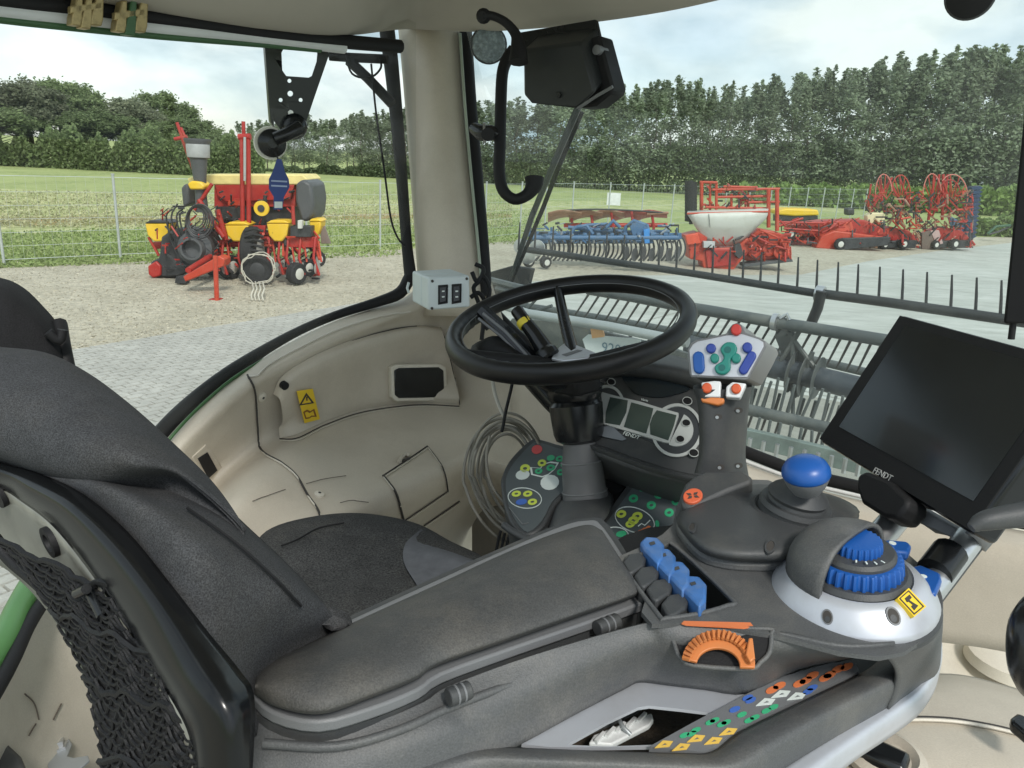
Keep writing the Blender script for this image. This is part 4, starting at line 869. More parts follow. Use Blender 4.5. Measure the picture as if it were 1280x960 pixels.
# ---------------------------------------------------------------- instrument cluster
ic=thing('instrument_cluster','dark instrument cluster with three green-grey displays behind the steering column','instrument panel',tuple(PF(830,640,1.3)))
IP=Pl(P(815,520,1.22),(FW*-.62+UP*.72))
Z5=Z(740,440,.1876)
hous=[(690,470),(720,455),(760,450),(800,452),(850,455),(880,462),(900,478),(915,520),(915,570),(905,600),(880,604),(850,600),(800,588),(755,571),(720,556),(690,530)]
plate('housing',IP,hous,GPD,ic,t=.09,sm=2,bevel=.006)
hood=[[IP.hit(x,y,u) for x,y in l] for l,u in (([(700,462),(750,446),(800,440),(850,446),(885,460),(905,480)],-.06),([(705,468),(750,456),(800,452),(850,458),(885,470),(905,490)],.016),([(712,474),(752,464),(800,462),(850,470),(880,480),(900,498)],.020),([(718,480),(755,472),(800,472),(846,480),(874,490),(892,506)],.002))]
surf('hood',hood,GPD,ic,n=4,m_=3,solid=.006)
plate('dark_lens',IP,Z5([(200,165),(280,140),(380,125),(480,150),(560,190),(650,245),(560,280),(470,300),(370,295),(280,270),(240,225)]),mat('lens_gloss',(.012,.018,.022),.2),ic,t=.002,up=.003,sm=3)
fc=plate('face_panel',IP,Z5([(30,300),(60,240),(110,215),(170,235),(230,310),(330,335),(480,375),(560,345),(650,360),(700,430),(720,560),(680,650),(590,690),(500,680),(440,630),(380,590),(200,520),(60,530),(20,480)]),mat('cluster_face',(.05,.055,.06),.35,var=.1),ic,t=.003,up=.002)
LGM=mat('light_bezel_grey',(.48,.50,.48),.4,var=.05)
def r5(o,i,u=.0045): ring('bezel',IP,o,i,LGM,fc,t=.002,up=u)
c5=Z5([(565,520)])[0]
r5(ell(c5[0],c5[1],32,33.5,12,40),ell(c5[0],c5[1],28.4,30,12,40),.0040)
plate('bezel_face',IP,ell(c5[0]-.5,c5[1]-1,21,21,12,30,-75,105),LGM,fc,t=.002,up=.0042)
c6=Z5([(98,330)])[0]; r5(ell(c6[0],c6[1]+3,22,24,0,36),ell(c6[0],c6[1]+3,18.8,20.8,0,36),.0038)
o_=Z5([(60,265),(160,292),(330,332),(440,368),(575,405),(575,425),(515,605),(480,600),(380,570),(190,512),(80,480)])
plate('display_bezel',IP,o_,LGM,fc,t=.003,up=.0052)
for l in ([(120,300),(238,322),(228,400),(185,487),(88,470),(92,400)],[(262,335),(408,375),(395,430),(360,542),(212,498),(240,410)],[(432,387),(562,420),(545,490),(507,587),(388,547),(385,480),(405,425)]):
    plate('display',IP,Z5(l),SCR,fc,t=.002,up=.0062)
plate('band_corner',IP,Z5([(20,530),(60,500),(130,490),(230,580),(200,590),(80,565)]),mat('bluish_grey_panel',(.18,.20,.22),.35),fc,t=.001,up=.0036)
for x,y,r in ((628,470,5),(588,578,5),(635,325,5.4),(678,670,5.6),(128,198,4.6)):
    (a,b),=Z5([(x,y)]); ring('button_ring',IP,ell(a,b,r+.9,r*.8+.9,10,16),ell(a,b,r-.1,r*.8-.1,10,16),LGM,fc,t=.001,up=.0062); plate('button',IP,ell(a,b,r,r*.78,10,16),BLK,fc,t=.003,up=.0066)
text('lettering','FENDT',IP,*Z5([(262,556)])[0],*Z5([(320,574)])[0],5.6,PWH,fc,up=.0066)
text('lettering','Vario',IP,*Z5([(350,320)])[0],*Z5([(380,327)])[0],3.4,PWH,fc,up=.0044)
surf('lower_skirt',[[IP.hit(x,y,.002) for x,y in ((715,545),(760,560),(810,578),(862,592),(905,596))],[IP.hit(x,y,.006) for x,y in ((715,552),(758,567),(808,586),(858,600),(905,604))],[IP.hit(x,y,-.06) for x,y in ((715,570),(755,584),(806,602),(856,614),(905,618))]],GPD,ic,n=3,m_=3,solid=.004)
prism('dash_stand',[IP.hit(x,y,-.09) for x,y in ((740,480),(900,480),(905,600),(740,560))],FW*.04-UP*.25,GPD,ic)
# ---------------------------------------------------------------- monitor
mo=thing('touch_monitor','large black touch screen monitor on silver tubes beside the console','monitor',tuple(PZ(1150,760,-.42)))
A=P(1125,392,.92); B=P(1022,550,.95); D=P(1215,668,.70)
MP=pl3(A,B,D); E=MP.hit(1312,440)
ME=P(640,480,1)
TRc=A+(D-B); 
mo_c=[A,B,D,TRc]
def inset(q,a,b): # a along width (B->D), b along height (B->A)
    return B+(D-B)*a+(A-B)*b
prism('casing',[inset(0,-.0,-.0),inset(0,1,0),inset(0,1,1),inset(0,0,1)],MP.n*-.032,BLG,mo,bevel=.006,bseg=3)
prism('bezel',[inset(0,.012,.014)+MP.n*.001,inset(0,.988,.014)+MP.n*.001,inset(0,.988,.986)+MP.n*.001,inset(0,.012,.986)+MP.n*.001],MP.n*-.002,BLK,mo)
prism('screen',[inset(0,a,b)+MP.n*.0016 for a,b in ((.085,.15),(.93,.15),(.93,.93),(.085,.93))],MP.n*-.001,SCD,mo)
text('lettering','FENDT',MP,1103,593,1117,600,7.5,mat('logo_grey',(.5,.5,.48),.4),mo,up=.0015)
mn=plate('joint_cover',Pl(P(1104,615,.80),MP.n),[(1071,594),(1082,588),(1110,600),(1135,622),(1134,632),(1120,648),(1104,646),(1076,628),(1070,610)],BLK,mo,t=.03,sm=0,bevel=.006)
surf('rear_arm',[[P(x,y,d) for x,y,d in l] for l in (((1214,668,.72),(1250,620,.74),(1300,555,.78)),((1226,676,.73),(1262,628,.75),(1312,563,.79)),((1232,690,.76),(1275,640,.78),(1330,580,.82)))],GPL,mo,n=3,m_=3,solid=.006)
tube('silver_tube',[P(1090,682,.80),P(1130,636,.83)],.0145,ALU,mo,seg=14)
tube('silver_tube',[P(1158,742,.72),P(1212,672,.76)],.0135,ALU,mo,seg=14)
tube('tube_clamp',[P(1168,716,.728),P(1188,690,.744)],.0165,BLG,mo,seg=14)
tube('frame_bar',[P(1172,748,.74),P(1230,672,.78),P(1262,630,.80)],.0055,GPD,mo,seg=8)
tube('frame_bar',[P(1140,640,.84),P(1172,662,.83),P(1203,668,.80)],.0045,GPL,mo,seg=8)
prism('monitor_bracket',[P(1122,630,.80),P(1160,640,.79),P(1202,664,.76),P(1196,676,.76),P(1130,646,.80)],FW*.01,GPL,mo,bevel=.002)
# ---------------------------------------------------------------- switch box by the pillar
sb=thing('switch_box','pale grey plastic box with two black rocker switches beside the pillar','switch box',tuple(P(560,392,1.70)))
qf=[(535,347),(587,344),(588,384),(535,388)]
fpz=[P(x,y,1.60) for x,y in qf]; sv=P(516,339,1.70)-P(535,347,1.60)
prism('box_lid',fpz,sv*.42,LGP,sb,bevel=.004); prism('box_body',[p+sv*.45 for p in fpz],sv*.6,LGP,sb,bevel=.004)
SBP=pl3(fpz[0],fpz[1],fpz[2])
for x in (553.5,570.5):
    o=plate('rocker_frame',SBP,[(x-6,356.5-(x-553)*.07),(x+6.5,355.5-(x-553)*.07),(x+6,379-(x-553)*.05),(x-6,381-(x-553)*.05)],BLK,sb,t=.002,up=.002,bevel=.0008)
    plate('rocker_switch',SBP,[(x-4,359-(x-553)*.07),(x+4.5,358-(x-553)*.07),(x+4,377-(x-553)*.05),(x-4,378.5-(x-553)*.05)],BLG,o,t=.003,up=.005,bevel=.001)
    for yy in (364,371): plate('switch_mark',SBP,[(x-1.2,yy-.6),(x+2.2,yy-.9),(x+2.2,yy+.7),(x-1.2,yy+1)],PWH,o,t=.0005,up=.0056)
for x,y in ((540.5,351.5),(583.5,348.5),(540,385.5)): lathe('box_screw',SBP.hit(x,y),SBP.n,[(0,-.001),(.003,-.001),(.003,.0015),(0,.0015)],SEAM,sb,seg=12)
tube('side_tab',[P(511,353,1.7),P(509,360,1.7),P(511,366,1.7)],.003,LGP,sb)
cbx=thing('cable_bundle','black cables twisting down between the pillar and the steering wheel','cables',tuple(P(600,420,1.7)))
for pts in ([(590,340),(596,352),(604,345),(612,362),(608,385),(614,402)],[(588,372),(598,366),(606,378),(600,395),(610,412)],[(594,330),(604,336),(600,350),(592,360),(598,378),(604,400),(602,425)]):
    tube('cable',[P(x,y,1.68) for x,y in pts],.005,BLK,cbx,n=4)
# ---------------------------------------------------------------- cable coil
cc_=thing('cable_coil','coil of thin grey cable hanging in loops under the steering wheel','cable coil',tuple(P(630,690,1.42)))
rnd=random.Random(5)
for k in range(9):
    cx=632+rnd.uniform(-4,4); cy=598+rnd.uniform(-6,6); rx=52-k*2.6+rnd.uniform(-3,3); ry=74-k*2.2+rnd.uniform(-5,5); d=1.41+k*.003; ph=rnd.uniform(-.15,.15)
    pts=[]
    for i in range(26):
        a=2*math.pi*i/26; x=cx+rx*math.cos(a)*(1 if math.cos(a)<0 else .95); y=cy+ry*math.sin(a)+ (10*math.cos(a) if math.sin(a)>0 else 0)
        x+=math.sin(a+ph)*8*(1 if math.sin(a)>0 else .2); pts.append(P(x,y,d+.02*math.sin(a*2+k)))
    tube('cable_loop',pts,.0028,CAB,cc_,n=2,closed=True,seg=6)
tube('cable_loop',[P(x,y,1.33) for x,y in ((612,545),(608,575),(614,605),(630,628),(650,648))],.0028,CAB,cc_,n=4)
tube('cable_lead',[P(x,y,1.33) for x,y in ((615,470),(618,490),(624,508),(632,524))],.0035,mat('pale_cable',(.5,.48,.42),.5),cc_,n=4)
tube('cable_tie',[P(x,y,1.32) for x,y in ((644,462),(638,490),(632,515),(629,532),(627,540))],.003,BLK,cc_,n=3)
for k in range(5):
    tube('loose_cable',[P(620+k*5,690+k*4,1.38),P(628+k*6,660,1.40),P(648+k*3,650+k*7,1.4),P(662,690+k*6,1.38),P(690,730,1.36)],.0028,BLK,cc_,n=4)
# ---------------------------------------------------------------- overhead things
ov=thing('overhead_display_box','black box hanging from the headliner at the top of the windscreen','display box',tuple(PF(690,40,1.36)))
B6=Z(560,0,.2708)
ff=[PF(x,y,1.28) for x,y in B6([(345,228),(600,196),(622,200),(680,425),(600,500),(585,505),(385,482),(348,440)])]
prism('box_body',ff,PF(726,98,1.34)-PF(707,118,1.28),mat('box_black',(.022,.025,.026),.4,bump=.2,bs=600),ov,bevel=.006)
fr_=[PF(x,y,1.31) for x,y in B6([(600,196),(695,160),(700,170),(762,400),(755,430),(680,490),(600,500)])]
prism('box_side',fr_,FW*.05,BLK,ov,bevel=.005)
prism('mounting_plate',[PF(x,y,1.335) for x,y in B6([(320,150),(680,88),(700,175),(600,215),(345,235)])],FW*.012,BLG,ov,bevel=.003)
bx_=Pl(ff[0],-FW); lathe('box_screw',PF(698.5,118.5,1.279),-FW,[(0,0),(.006,0),(.006,.003),(0,.003)],BLG,ov,seg=12)
tube('box_edge_strip',[PF(x,y,1.275) for x,y in B6([(600,500),(690,440),(760,400)])],.003,GPL,ov)  # mid-grey strip along the lower edge of the box
lathe('box_knob',PF(756,65,1.33),-FW,[(.0,0),(.009,0),(.009,.03),(0,.032)],GPL,ov,seg=14)
gh=thing('grab_handle','black curved grab handle hanging beside the windscreen pillar','grab handle',tuple(P(625,160,1.62)))
tube('handle_bar',[P(x,y,1.62) for x,y in ((642,62),(634,74),(628,92),(626,130),(625,180),(624,215),(629,238),(643,249),(658,244),(667,232),(668,222))],[.013,.013,.0125,.0125,.0125,.0125,.0125,.012,.013,.018,.021],BLK,gh,n=4,seg=12)
tube('handle_bracket',[P(592,160,1.66),P(602,166,1.64),P(614,166,1.62),P(624,168,1.62)],[.012,.017,.016,.012],BLG,gh,seg=12)
tube('bracket_ring',[P(604,166,1.63),P(607,166,1.63)],.021,ALU,gh,seg=14)
lathe('bracket_knob',P(610,168,1.60),(C0-P(610,168,1.6)),[(0,0),(.014,0),(.014,.01),(0,.012)],BLK,gh,seg=14)
gn_=thing('gooseneck_arm','short black flexible arm coming out of the headliner beside the round lamp','flexible arm',tuple(P(625,40,1.5)))
tube('arm',[P(x,y,1.45) for x,y in ((604,20),(616,20),(632,28),(644,42),(648,58),(648,78))],[.009,.008,.0085,.010,.015,.019],BLK,gn_,n=4,seg=10)
lathe('arm_foot',P(605,20,1.455),(C0-P(605,20,1.45))+RT*-.5,[(0,0),(.014,0),(.014,.006),(.009,.012),(0,.012)],BLK,gn_,seg=14)
lm=thing('round_lamp','round grey frosted lamp tucked under the headliner beside the pillar','lamp',tuple(P(611,56,1.75)))
la=(C0-P(611,56,1.72)).normalized()
lathe('lamp_lens',P(611,56,1.72),la,[(.036,-.01),(.038,.0),(.036,.008),(.025,.013),(0,.015)],mat('frosted_grey_lens',(.20,.25,.27),.25,var=.5,vs=120,bump=.8,bs=260),lm,seg=28)
lathe('lamp_rim',P(611,56,1.725),la,[(.040,-.012),(.0415,0),(.040,.003),(.0385,.003),(.0385,-.008),(0,-.008)],GPD,lm,seg=28)
mh=thing('round_mirror_head','black round head dipping into the picture at the top right of the windscreen','mirror',tuple(PF(1213,0,1.2)))
lathe('mirror_housing',PF(1213,-6,1.25),(C0-PF(1213,-6,1.25)),[(.0,-.03),(.02,-.028),(.028,-.012),(.031,0),(.028,.010),(.015,.013),(0,.014)],BLK,mh,seg=32)
tube('mirror_stem',[PF(1213,-10,1.27),PF(1220,-70,1.3)],.008,BLK,mh)
# clips on the rail, hanging plate, suction cup and blue tag
for (dx,dy,lb,mt,sc_) in ((0,0,'brass coloured spring clip on the roof rail at the far upper left',GLD,1.0),(55,8,'dark green and brass spring clip on the roof rail nearer the hanging plate',GLD,.95)):
    ck=thing('spring_clip',lb,'clip',tuple(railp(104+dx,20+dy)),'spring clips on the roof rail')
    q_=lambda x,y,u=0:PR(x+dx,y+dy,-1.31+u)
    for k,(x0,y0,x1,y1) in enumerate(((86,-6,96,34),(98,-8,108,38),(110,-6,122,34))):
        prism('clip_jaw',[q_(x0+4,y0),q_(x1+1,y0),q_(x1,y1-8),(q_(x1-2,y1)),q_(x0-4,y1-2),q_(x0-3,y1-12)],RT*.02,mt if (dx==0 or k!=1) else MC['dark_green_rail'],ck,bevel=.002)
    prism('clip_cross',[q_(84,8,.008),q_(124,2,.008),q_(124,12,.008),q_(84,18,.008)],RT*.012,mt,ck,bevel=.002)
    lathe('clip_spring',q_(104,14,.012),RT,[(0,0),(.008,0),(.008,.006),(0,.006)],MC['dark_seam'],ck,seg=12)
hp=thing('hanging_bracket_plate','black metal plate with a wide slot and small holes hanging from the roof rail','bracket',tuple(PR(365,100,-1.2)))
HPp=Pl(P(365,100,1.55),(C0-P(365,100,1.55))*.6+RT*.5)
BPM=mat('black_powder_coat',(.014,.018,.018),.35,bump=.2,bs=500)
plate('plate_body',HPp,[(334,58),(335,40),(410,42),(411,70),(392,125),(383,152),(376,166),(352,164),(343,152),(338,120)],BPM,hp,t=.004,holes=[[(355,60),(392,61),(397,66),(396,77),(390,95),(386,97),(358,95),(353,88),(352,66)]]+[ell(x,y,r,r,0,10) for x,y,r in ((362,101,2.6),(363,117,3.6),(351,125,2.6),(376,125,2.6))],bevel=.0008)
plate('side_flange',HPp,[(331,58),(336,58),(343,160),(338,152)],BPM,hp,t=.02,up=.002)
lathe('plate_bolt',HPp.hit(363,141),HPp.n,[(0,0),(.006,0),(.006,.004),(0,.004)],ALU,hp,seg=6)
lathe('ball_mount',HPp.hit(368,158,.0),HPp.n,[(0,-.01),(.022,-.008),(.026,.004),(.020,.018),(.012,.024),(0,.024)],BLG,hp,seg=22)
tube('ball_arm',[P(372,160,1.52),P(358,168,1.5),P(345,174,1.5)],[.016,.013,.014],BLG,hp,seg=10)
sc=thing('suction_cup','black suction cup with a cream rim pressed on the left window','suction cup',tuple(P(338,180,1.52)))
sa=(C0-P(338,180,1.52)).normalized()
lathe('cup_rim',P(338,179,1.53),sa+RT*.2,[(.030,-.002),(.0325,0),(.031,.004),(.027,.003),(0,.003)],CRM,sc,seg=32)
lathe('cup_body',P(340,179,1.52),sa+RT*.2,[(.0275,-.006),(.027,.004),(.018,.010),(.009,.02),(0,.02)],BLG,sc,seg=28)
tg=thing('blue_tag','navy blue hanging tag with pale lettering below the suction cup','tag',tuple(P(348,228,1.5)))
TGp=Pl(P(348,228,1.50),(C0-P(348,228,1.5)))
tb=plate('tag_body',TGp,[(346,199),(352,199),(356,214),(361,224),(362,234),(355,246),(353,262),(342,262),(342,246),(336,236),(336,224),(341,214)],NAV,tg,t=.003,bevel=.0005)
plate('tag_label',TGp,[(343,252),(353,252),(353,260),(343,260)],PWH,tb,t=.0005,up=.0008)
for y in (225,231): plate('tag_print',TGp,[(339,y),(359,y+1),(359,y+3),(339,y+2)],mat('pale_print',(.35,.42,.6),.5),tb,t=.0005,up=.0008)
tube('tag_cord',[P(344,190,1.5),P(348,200,1.5)],.0015,BLK,tg)
# handles at the right edge
hd=thing('grey_side_lever','dark grey rounded lever reaching in from the right edge below the monitor','lever',tuple(P(1250,650,.6)))
tube('lever_arm',[P(1214,660,.60),P(1228,652,.60),P(1252,647,.60),P(1290,642,.60),P(1340,636,.60)],[.004,.0075,.009,.0105,.011],GPD,hd,n=4,seg=14)
kb=thing('black_side_handle','black rounded handle at the right edge in front of the beige lining','handle',tuple(P(1280,810,.6)))
tube('handle_grip',[P(1302,748,.62),P(1292,765,.60),P(1285,790,.59),P(1285,830,.59),P(1292,856,.60),P(1304,872,.62)],[.008,.012,.014,.014,.012,.008],BLG,kb,n=4,seg=14)
kc=thing('black_latch','small black latch tab at the right edge above the arch cover','latch',tuple(P(1275,905,.6)))
plate('latch_tab',plz(-.50),[(1264,896),(1272,890),(1300,902),(1300,925),(1284,918),(1265,902)],BLG,kc,t=.012,bevel=.003)
# ---------------------------------------------------------------- ground
def gmat(name,c1,c2,c3,s1,s2,rough=.9,bump=.5,bs=60,w=(1,1,1),p=(.4,.6)):
    M=bpy.data.materials.new(name); M.use_nodes=True; nt=M.node_tree; N=nt.nodes; L=nt.links; b=N['Principled BSDF']; b.inputs['Roughness'].default_value=rough; b.inputs['Specular IOR Level'].default_value=.25
    g=N.new('ShaderNodeNewGeometry'); mp=N.new('ShaderNodeMapping'); mp.inputs['Scale'].default_value=w; L.new(g.outputs['Position'],mp.inputs[0])
    a=N.new('ShaderNodeTexNoise'); a.inputs['Scale'].default_value=s1; a.inputs['Detail'].default_value=8; a.inputs['Roughness'].default_value=.65
    c=N.new('ShaderNodeTexNoise'); c.inputs['Scale'].default_value=s2; c.inputs['Detail'].default_value=5; c.inputs['Roughness'].default_value=.7
    L.new(mp.outputs[0],a.inputs[0]); L.new(mp.outputs[0],c.inputs[0])
    r=N.new('ShaderNodeValToRGB'); e=r.color_ramp.elements; e[0].position=p[0]; e[1].position=p[1]; e[0].color=c1+(1,); e[1].color=c2+(1,)
    r2=N.new('ShaderNodeValToRGB'); e=r2.color_ramp.elements; e[0].position=.42; e[1].position=.66; e[0].color=(0,0,0,1); e[1].color=(.85,.85,.85,1)
    x=N.new('ShaderNodeMix'); x.data_type='RGBA'; x.inputs[7].default_value=c3+(1,)
    L.new(a.outputs[0],r.inputs[0]); L.new(c.outputs[0],r2.inputs[0]); L.new(r2.outputs[0],x.inputs[0]); L.new(r.outputs[0],x.inputs[6]); L.new(x.outputs[2],b.inputs['Base Color'])
    n3=N.new('ShaderNodeTexNoise'); n3.inputs['Scale'].default_value=bs; n3.inputs['Detail'].default_value=4; L.new(g.outputs['Position'],n3.inputs[0])
    bp=N.new('ShaderNodeBump'); bp.inputs['Strength'].default_value=bump; bp.inputs['Distance'].default_value=1/bs; L.new(n3.outputs[0],bp.inputs['Height']); L.new(bp.outputs[0],b.inputs['Normal'])
    return M
GRS=gmat('meadow_grass',(.24,.31,.11),(.34,.41,.16),(.44,.46,.22),.35,3.5,bs=12,w=(1,.45,1))
FLW=gmat('flowering_strip',(.27,.33,.11),(.40,.45,.20),(.62,.60,.36),.5,1.6,bs=10,w=(1,.5,1))
RDF=gmat('rusty_weed_strip',(.20,.26,.07),(.34,.30,.12),(.42,.26,.14),.5,1.2,bs=10,w=(1,.6,1))
GRV=gmat('gravel_surface',(.47,.435,.335),(.62,.58,.46),(.33,.31,.25),.8,7,bs=30,bump=1,p=(.35,.65))
CON=gmat('concrete_surface',(.44,.46,.42),(.56,.58,.54),(.38,.40,.36),.35,2.2,bs=40,bump=.3,w=(.5,1.6,1))
PVM=gmat('paver_stone',(.42,.42,.385),(.50,.50,.46),(.36,.36,.33),1.2,9,bs=80,bump=.5)
JNT=gmat('paver_joint_sand',(.30,.30,.26),(.36,.36,.32),(.26,.26,.22),2,8,bs=60)
def sheet(name,pts,z,mt,kind='structure'):
    P2=[V((p[0],p[1],0)) for p in pts]; tri=tessellate_polygon([P2])
    o=mk(name,[V((p.x,p.y,z)) for p in P2],[tuple(t) for t in tri],mt,smooth=False)
    me=o.data
    if me.polygons[0].normal.z<0: me.flip_normals()
    return tag(o,kind=kind)
sheet('grass_field',[(-900,-300),(900,-300),(900,1200),(-900,1200)],0,GRS)
def gp(x,y): p=PG(x,y); return (p.x,p.y)
# fence line on the ground
fl=[gp(-60,337),gp(22,332),gp(156,325),gp(300,319),gp(448,313),gp(560,306),gp(640,298),gp(700,288),gp(860,282),gp(960,278),gp(1085,272)]
# field strips behind the fence
def band(n,y0s,y1s,mt,z): 
    xs=(-120,60,200,340,480,640)
    sheet(n,[gp(x,y) for x,y in zip(xs,y0s)]+[gp(x,y) for x,y in list(zip(xs,y1s))[::-1]],z,mt)
band('flower_strip',(232,238,243,247,250,256),(296,292,288,285,282,280),FLW,.004)
band('weed_strip',(272,271,270,268,267,268),(284,282,280,276,274,272),RDF,.008)
sheet('flower_strip_far',[gp(x,y) for x,y in ((640,252),(860,250),(1060,256),(1060,266),(860,262),(640,268))],.004,FLW)
gravel=[(-120,-30),(120,-30),(120,40)]
sheet('gravel_yard',[(-60,-20)]+[gp(-200,347),gp(22,335),gp(156,328),gp(300,322),gp(448,315),gp(560,309),gp(640,301),gp(700,292),gp(860,300),gp(960,296),gp(1085,298),gp(1180,297),gp(1290,296),gp(1500,296)]+[(60,-20)],.010,GRV)
# concrete apron and pavers
sheet('concrete_apron',[gp(430,392),gp(600,358),gp(760,345),(gp(1000,344)),gp(1085,327),gp(1180,313),gp(1290,301),gp(1500,290),(60,-15),(-1.0,-15),(-4.5,4)],.014,CON)
e_a=PG(60,446); e_b=PG(420,386); 
dirp=(e_b-e_a); dirp.z=0; dirp.normalize(); nrm=V((dirp.y,-dirp.x,0))
if nrm.dot(-e_a)<0: nrm=-nrm
pb=[e_a-dirp*9, e_b+dirp*.6, e_b+dirp*.6+nrm*12, e_a-dirp*9+nrm*12]
sheet('paving_bed',[(p.x,p.y) for p in pb],.018,JNT)
def paver(lx,ly,h=.03,b=.006):
    vs=[];x,y=lx/2,ly/2
    for (a,c,z) in ((x,y,0),(x-b,y-b,h)):
        vs+=[(-a,-c,z),(a,-c,z),(a,c,z),(-a,c,z)]
    return vs,[(4,5,6,7),(0,1,5,4),(1,2,6,5),(2,3,7,6),(3,0,4,7)]
pv,pf_=paver(.205,.105)
pm=bpy.data.meshes.new('paver'); pm.from_pydata(pv,[],pf_); pm.materials.append(PVM)
pave=thing('paved_area','pale grey concrete block paving outside the left window','paving',(e_a.x,e_a.y,.018)); pave['kind']='structure'; 
del pave['category']
ang=math.atan2(dirp.y,dirp.x); rnd=random.Random(2)
bv=[];bf=[];cand=[]
for j in range(0,90):
    off=.108*((j)%2)
    for i in range(-42,32):
        c=e_a+dirp*(i*.216+off)+nrm*(.06+j*.114)
        d=c-C0; dz=d.dot(_f)
        if dz<1: continue
        x=640+FP*d.dot(_r)/dz; y=480-FP*d.dot(_u)/dz
        if x<-60 or x>470 or y>760: continue
        cand.append((dz,c,rnd.uniform(-.004,.004),x,y))
cand.sort(key=lambda q:q[0]); k=0
cu_,su_=math.cos(ang),math.sin(ang)
for dz,c,dh,x,y in cand:
    vis=(x<400 and 385<y<545 and y<545-(x-200)*.75 and x>75) or (x<32 and 640<y<740)
    if vis and k<300:
        k+=1; o=bpy.data.objects.new('paver',pm); COL.objects.link(o); o.parent=pave; o.location=(c.x-e_a.x,c.y-e_a.y,.002+dh); o.rotation_euler=(0,0,ang+rnd.uniform(-.01,.01))
    else:
        b=len(bv)
        for (px,py,pz) in pv: bv.append((c.x+px*cu_-py*su_,c.y+px*su_+py*cu_,.02+dh+pz))
        bf+=[tuple(b+q for q in f) for f in pf_]
OFF[pave.name]=V(pave.location)
tag(mk('paver_field',bv,bf,PVM,pave,smooth=False),kind='stuff')
# ---------------------------------------------------------------- fence
fe=thing('wire_fence','galvanised wire mesh fence on steel posts along the meadow','fence',(fl[4][0],fl[4][1],0))
path=[V((x,y,0)) for x,y in fl]; dists=[0]
for a,b in zip(path,path[1:]): dists.append(dists[-1]+(b-a).length)
def at(s):
    for i in range(len(path)-1):
        if s<=dists[i+1]: return path[i].lerp(path[i+1],(s-dists[i])/(dists[i+1]-dists[i]))
    return path[-1]
s=1.0; posts=[]
FH=2.02
FST=mat('fence_steel',(.50,.54,.53),.5,metal=.3,var=.1)
while s<dists[-1]: posts.append(at(s)); s+=2.5
for p in posts:
    o=tube('post',[p,p+UP*(FH+.04)],.032,FST,fe,seg=8); tube('post_cap',[p+UP*(FH+.04),p+UP*(FH+.07)],.042,FST,o,seg=8)
for a,b in zip(posts,posts[1:]):
    d_=(b-a)
    ls=[([a+UP*z,b+UP*z],.0075 if z in (.15,FH-.02) else .0045) for z in (.15,.45,.75,1.05,1.35,1.65,FH-.02)]
    ls+=[([a.lerp(b,t)+UP*.1,a.lerp(b,t)+UP*(FH-.02)],.0022) for t in [i/12 for i in range(1,12)]]
    tag(tubes('mesh_panel',ls,FST,fe,seg=3,smooth=False))
sgn=PG(764,286); sg=tag(box('fence_sign',V((sgn.x,sgn.y,1.35)),AXW,(.62,.03,.55),mat('sign_white',(.8,.82,.82),.4),None,bevel=.005,loc=(sgn.x,sgn.y-.1,1.0)),'small blank white board fixed to the wire fence above the plough','sign')
# ---------------------------------------------------------------- leaf clouds
def leafmesh(name,P_,size,mt,rng,flat=.0,extra=None):
    n=len(P_); a=rng.normal(size=(n,3)); a/=np.linalg.norm(a,axis=1)[:,None]; a[:,2]*=(1-flat)
    b=np.cross(a,rng.normal(size=(n,3))); b/=np.linalg.norm(b,axis=1)[:,None]
    sz=(size*(.6+.8*rng.random(n)))[:,None]
    q=np.stack([P_-a*sz,P_+b*sz*.55,P_+a*sz,P_-b*sz*.55],1).reshape(-1,3)
    me=bpy.data.meshes.new(name); ev=extra[0] if extra else []; ef=extra[1] if extra else []
    me.vertices.add(n*4); me.vertices.foreach_set('co',q.ravel()); me.loops.add(n*4); me.loops.foreach_set('vertex_index',np.arange(n*4,dtype=np.int32))
    me.polygons.add(n); me.polygons.foreach_set('loop_start',np.arange(0,n*4,4,dtype=np.int32)); me.polygons.foreach_set('loop_total',np.full(n,4,np.int32))
    me.materials.append(mt); me.update(); return me
def leafmat(name,c,var=.35,rough=.6,tr=.25):
    M=bpy.data.materials.new(name); M.use_nodes=True; nt=M.node_tree; N=nt.nodes; L=nt.links; b=N['Principled BSDF']; b.inputs['Roughness'].default_value=rough; b.inputs['Specular IOR Level'].default_value=.3
    g=N.new('ShaderNodeNewGeometry'); r=N.new('ShaderNodeValToRGB'); e=r.color_ramp.elements; e[0].color=tuple(x*(1-var) for x in c)+(1,); e[1].color=tuple(x*(1+var) for x in c)+(1,)
    L.new(g.outputs['Random Per Island'],r.inputs[0]); oi=N.new('ShaderNodeObjectInfo'); hs=N.new('ShaderNodeHueSaturation'); mr=N.new('ShaderNodeMapRange'); mr.inputs[3].default_value=.8; mr.inputs[4].default_value=1.2
    L.new(oi.outputs['Random'],mr.inputs[0]); L.new(mr.outputs[0],hs.inputs['Value']); L.new(r.outputs[0],hs.inputs['Color']); L.new(hs.outputs[0],b.inputs['Base Color'])
    t=N.new('ShaderNodeBsdfTranslucent'); L.new(hs.outputs[0],t.inputs[0]); m=N.new('ShaderNodeMixShader'); m.inputs[0].default_value=tr; L.new(b.outputs[0],m.inputs[1]); L.new(t.outputs[0],m.inputs[2]); L.new(m.outputs[0],N['Material Output'].inputs[0]); return M
LF1=leafmat('poplar_leaf',(.32,.38,.26),.4,tr=.5); LF2=leafmat('broadleaf',(.20,.26,.12),.45,tr=.45); LF3=leafmat('hedge_leaf',(.14,.19,.095),tr=.4); LF4=leafmat('corn_leaf',(.20,.29,.09),tr=.3); LF5=leafmat('grey_green_leaf',(.25,.28,.18),.4,tr=.45)
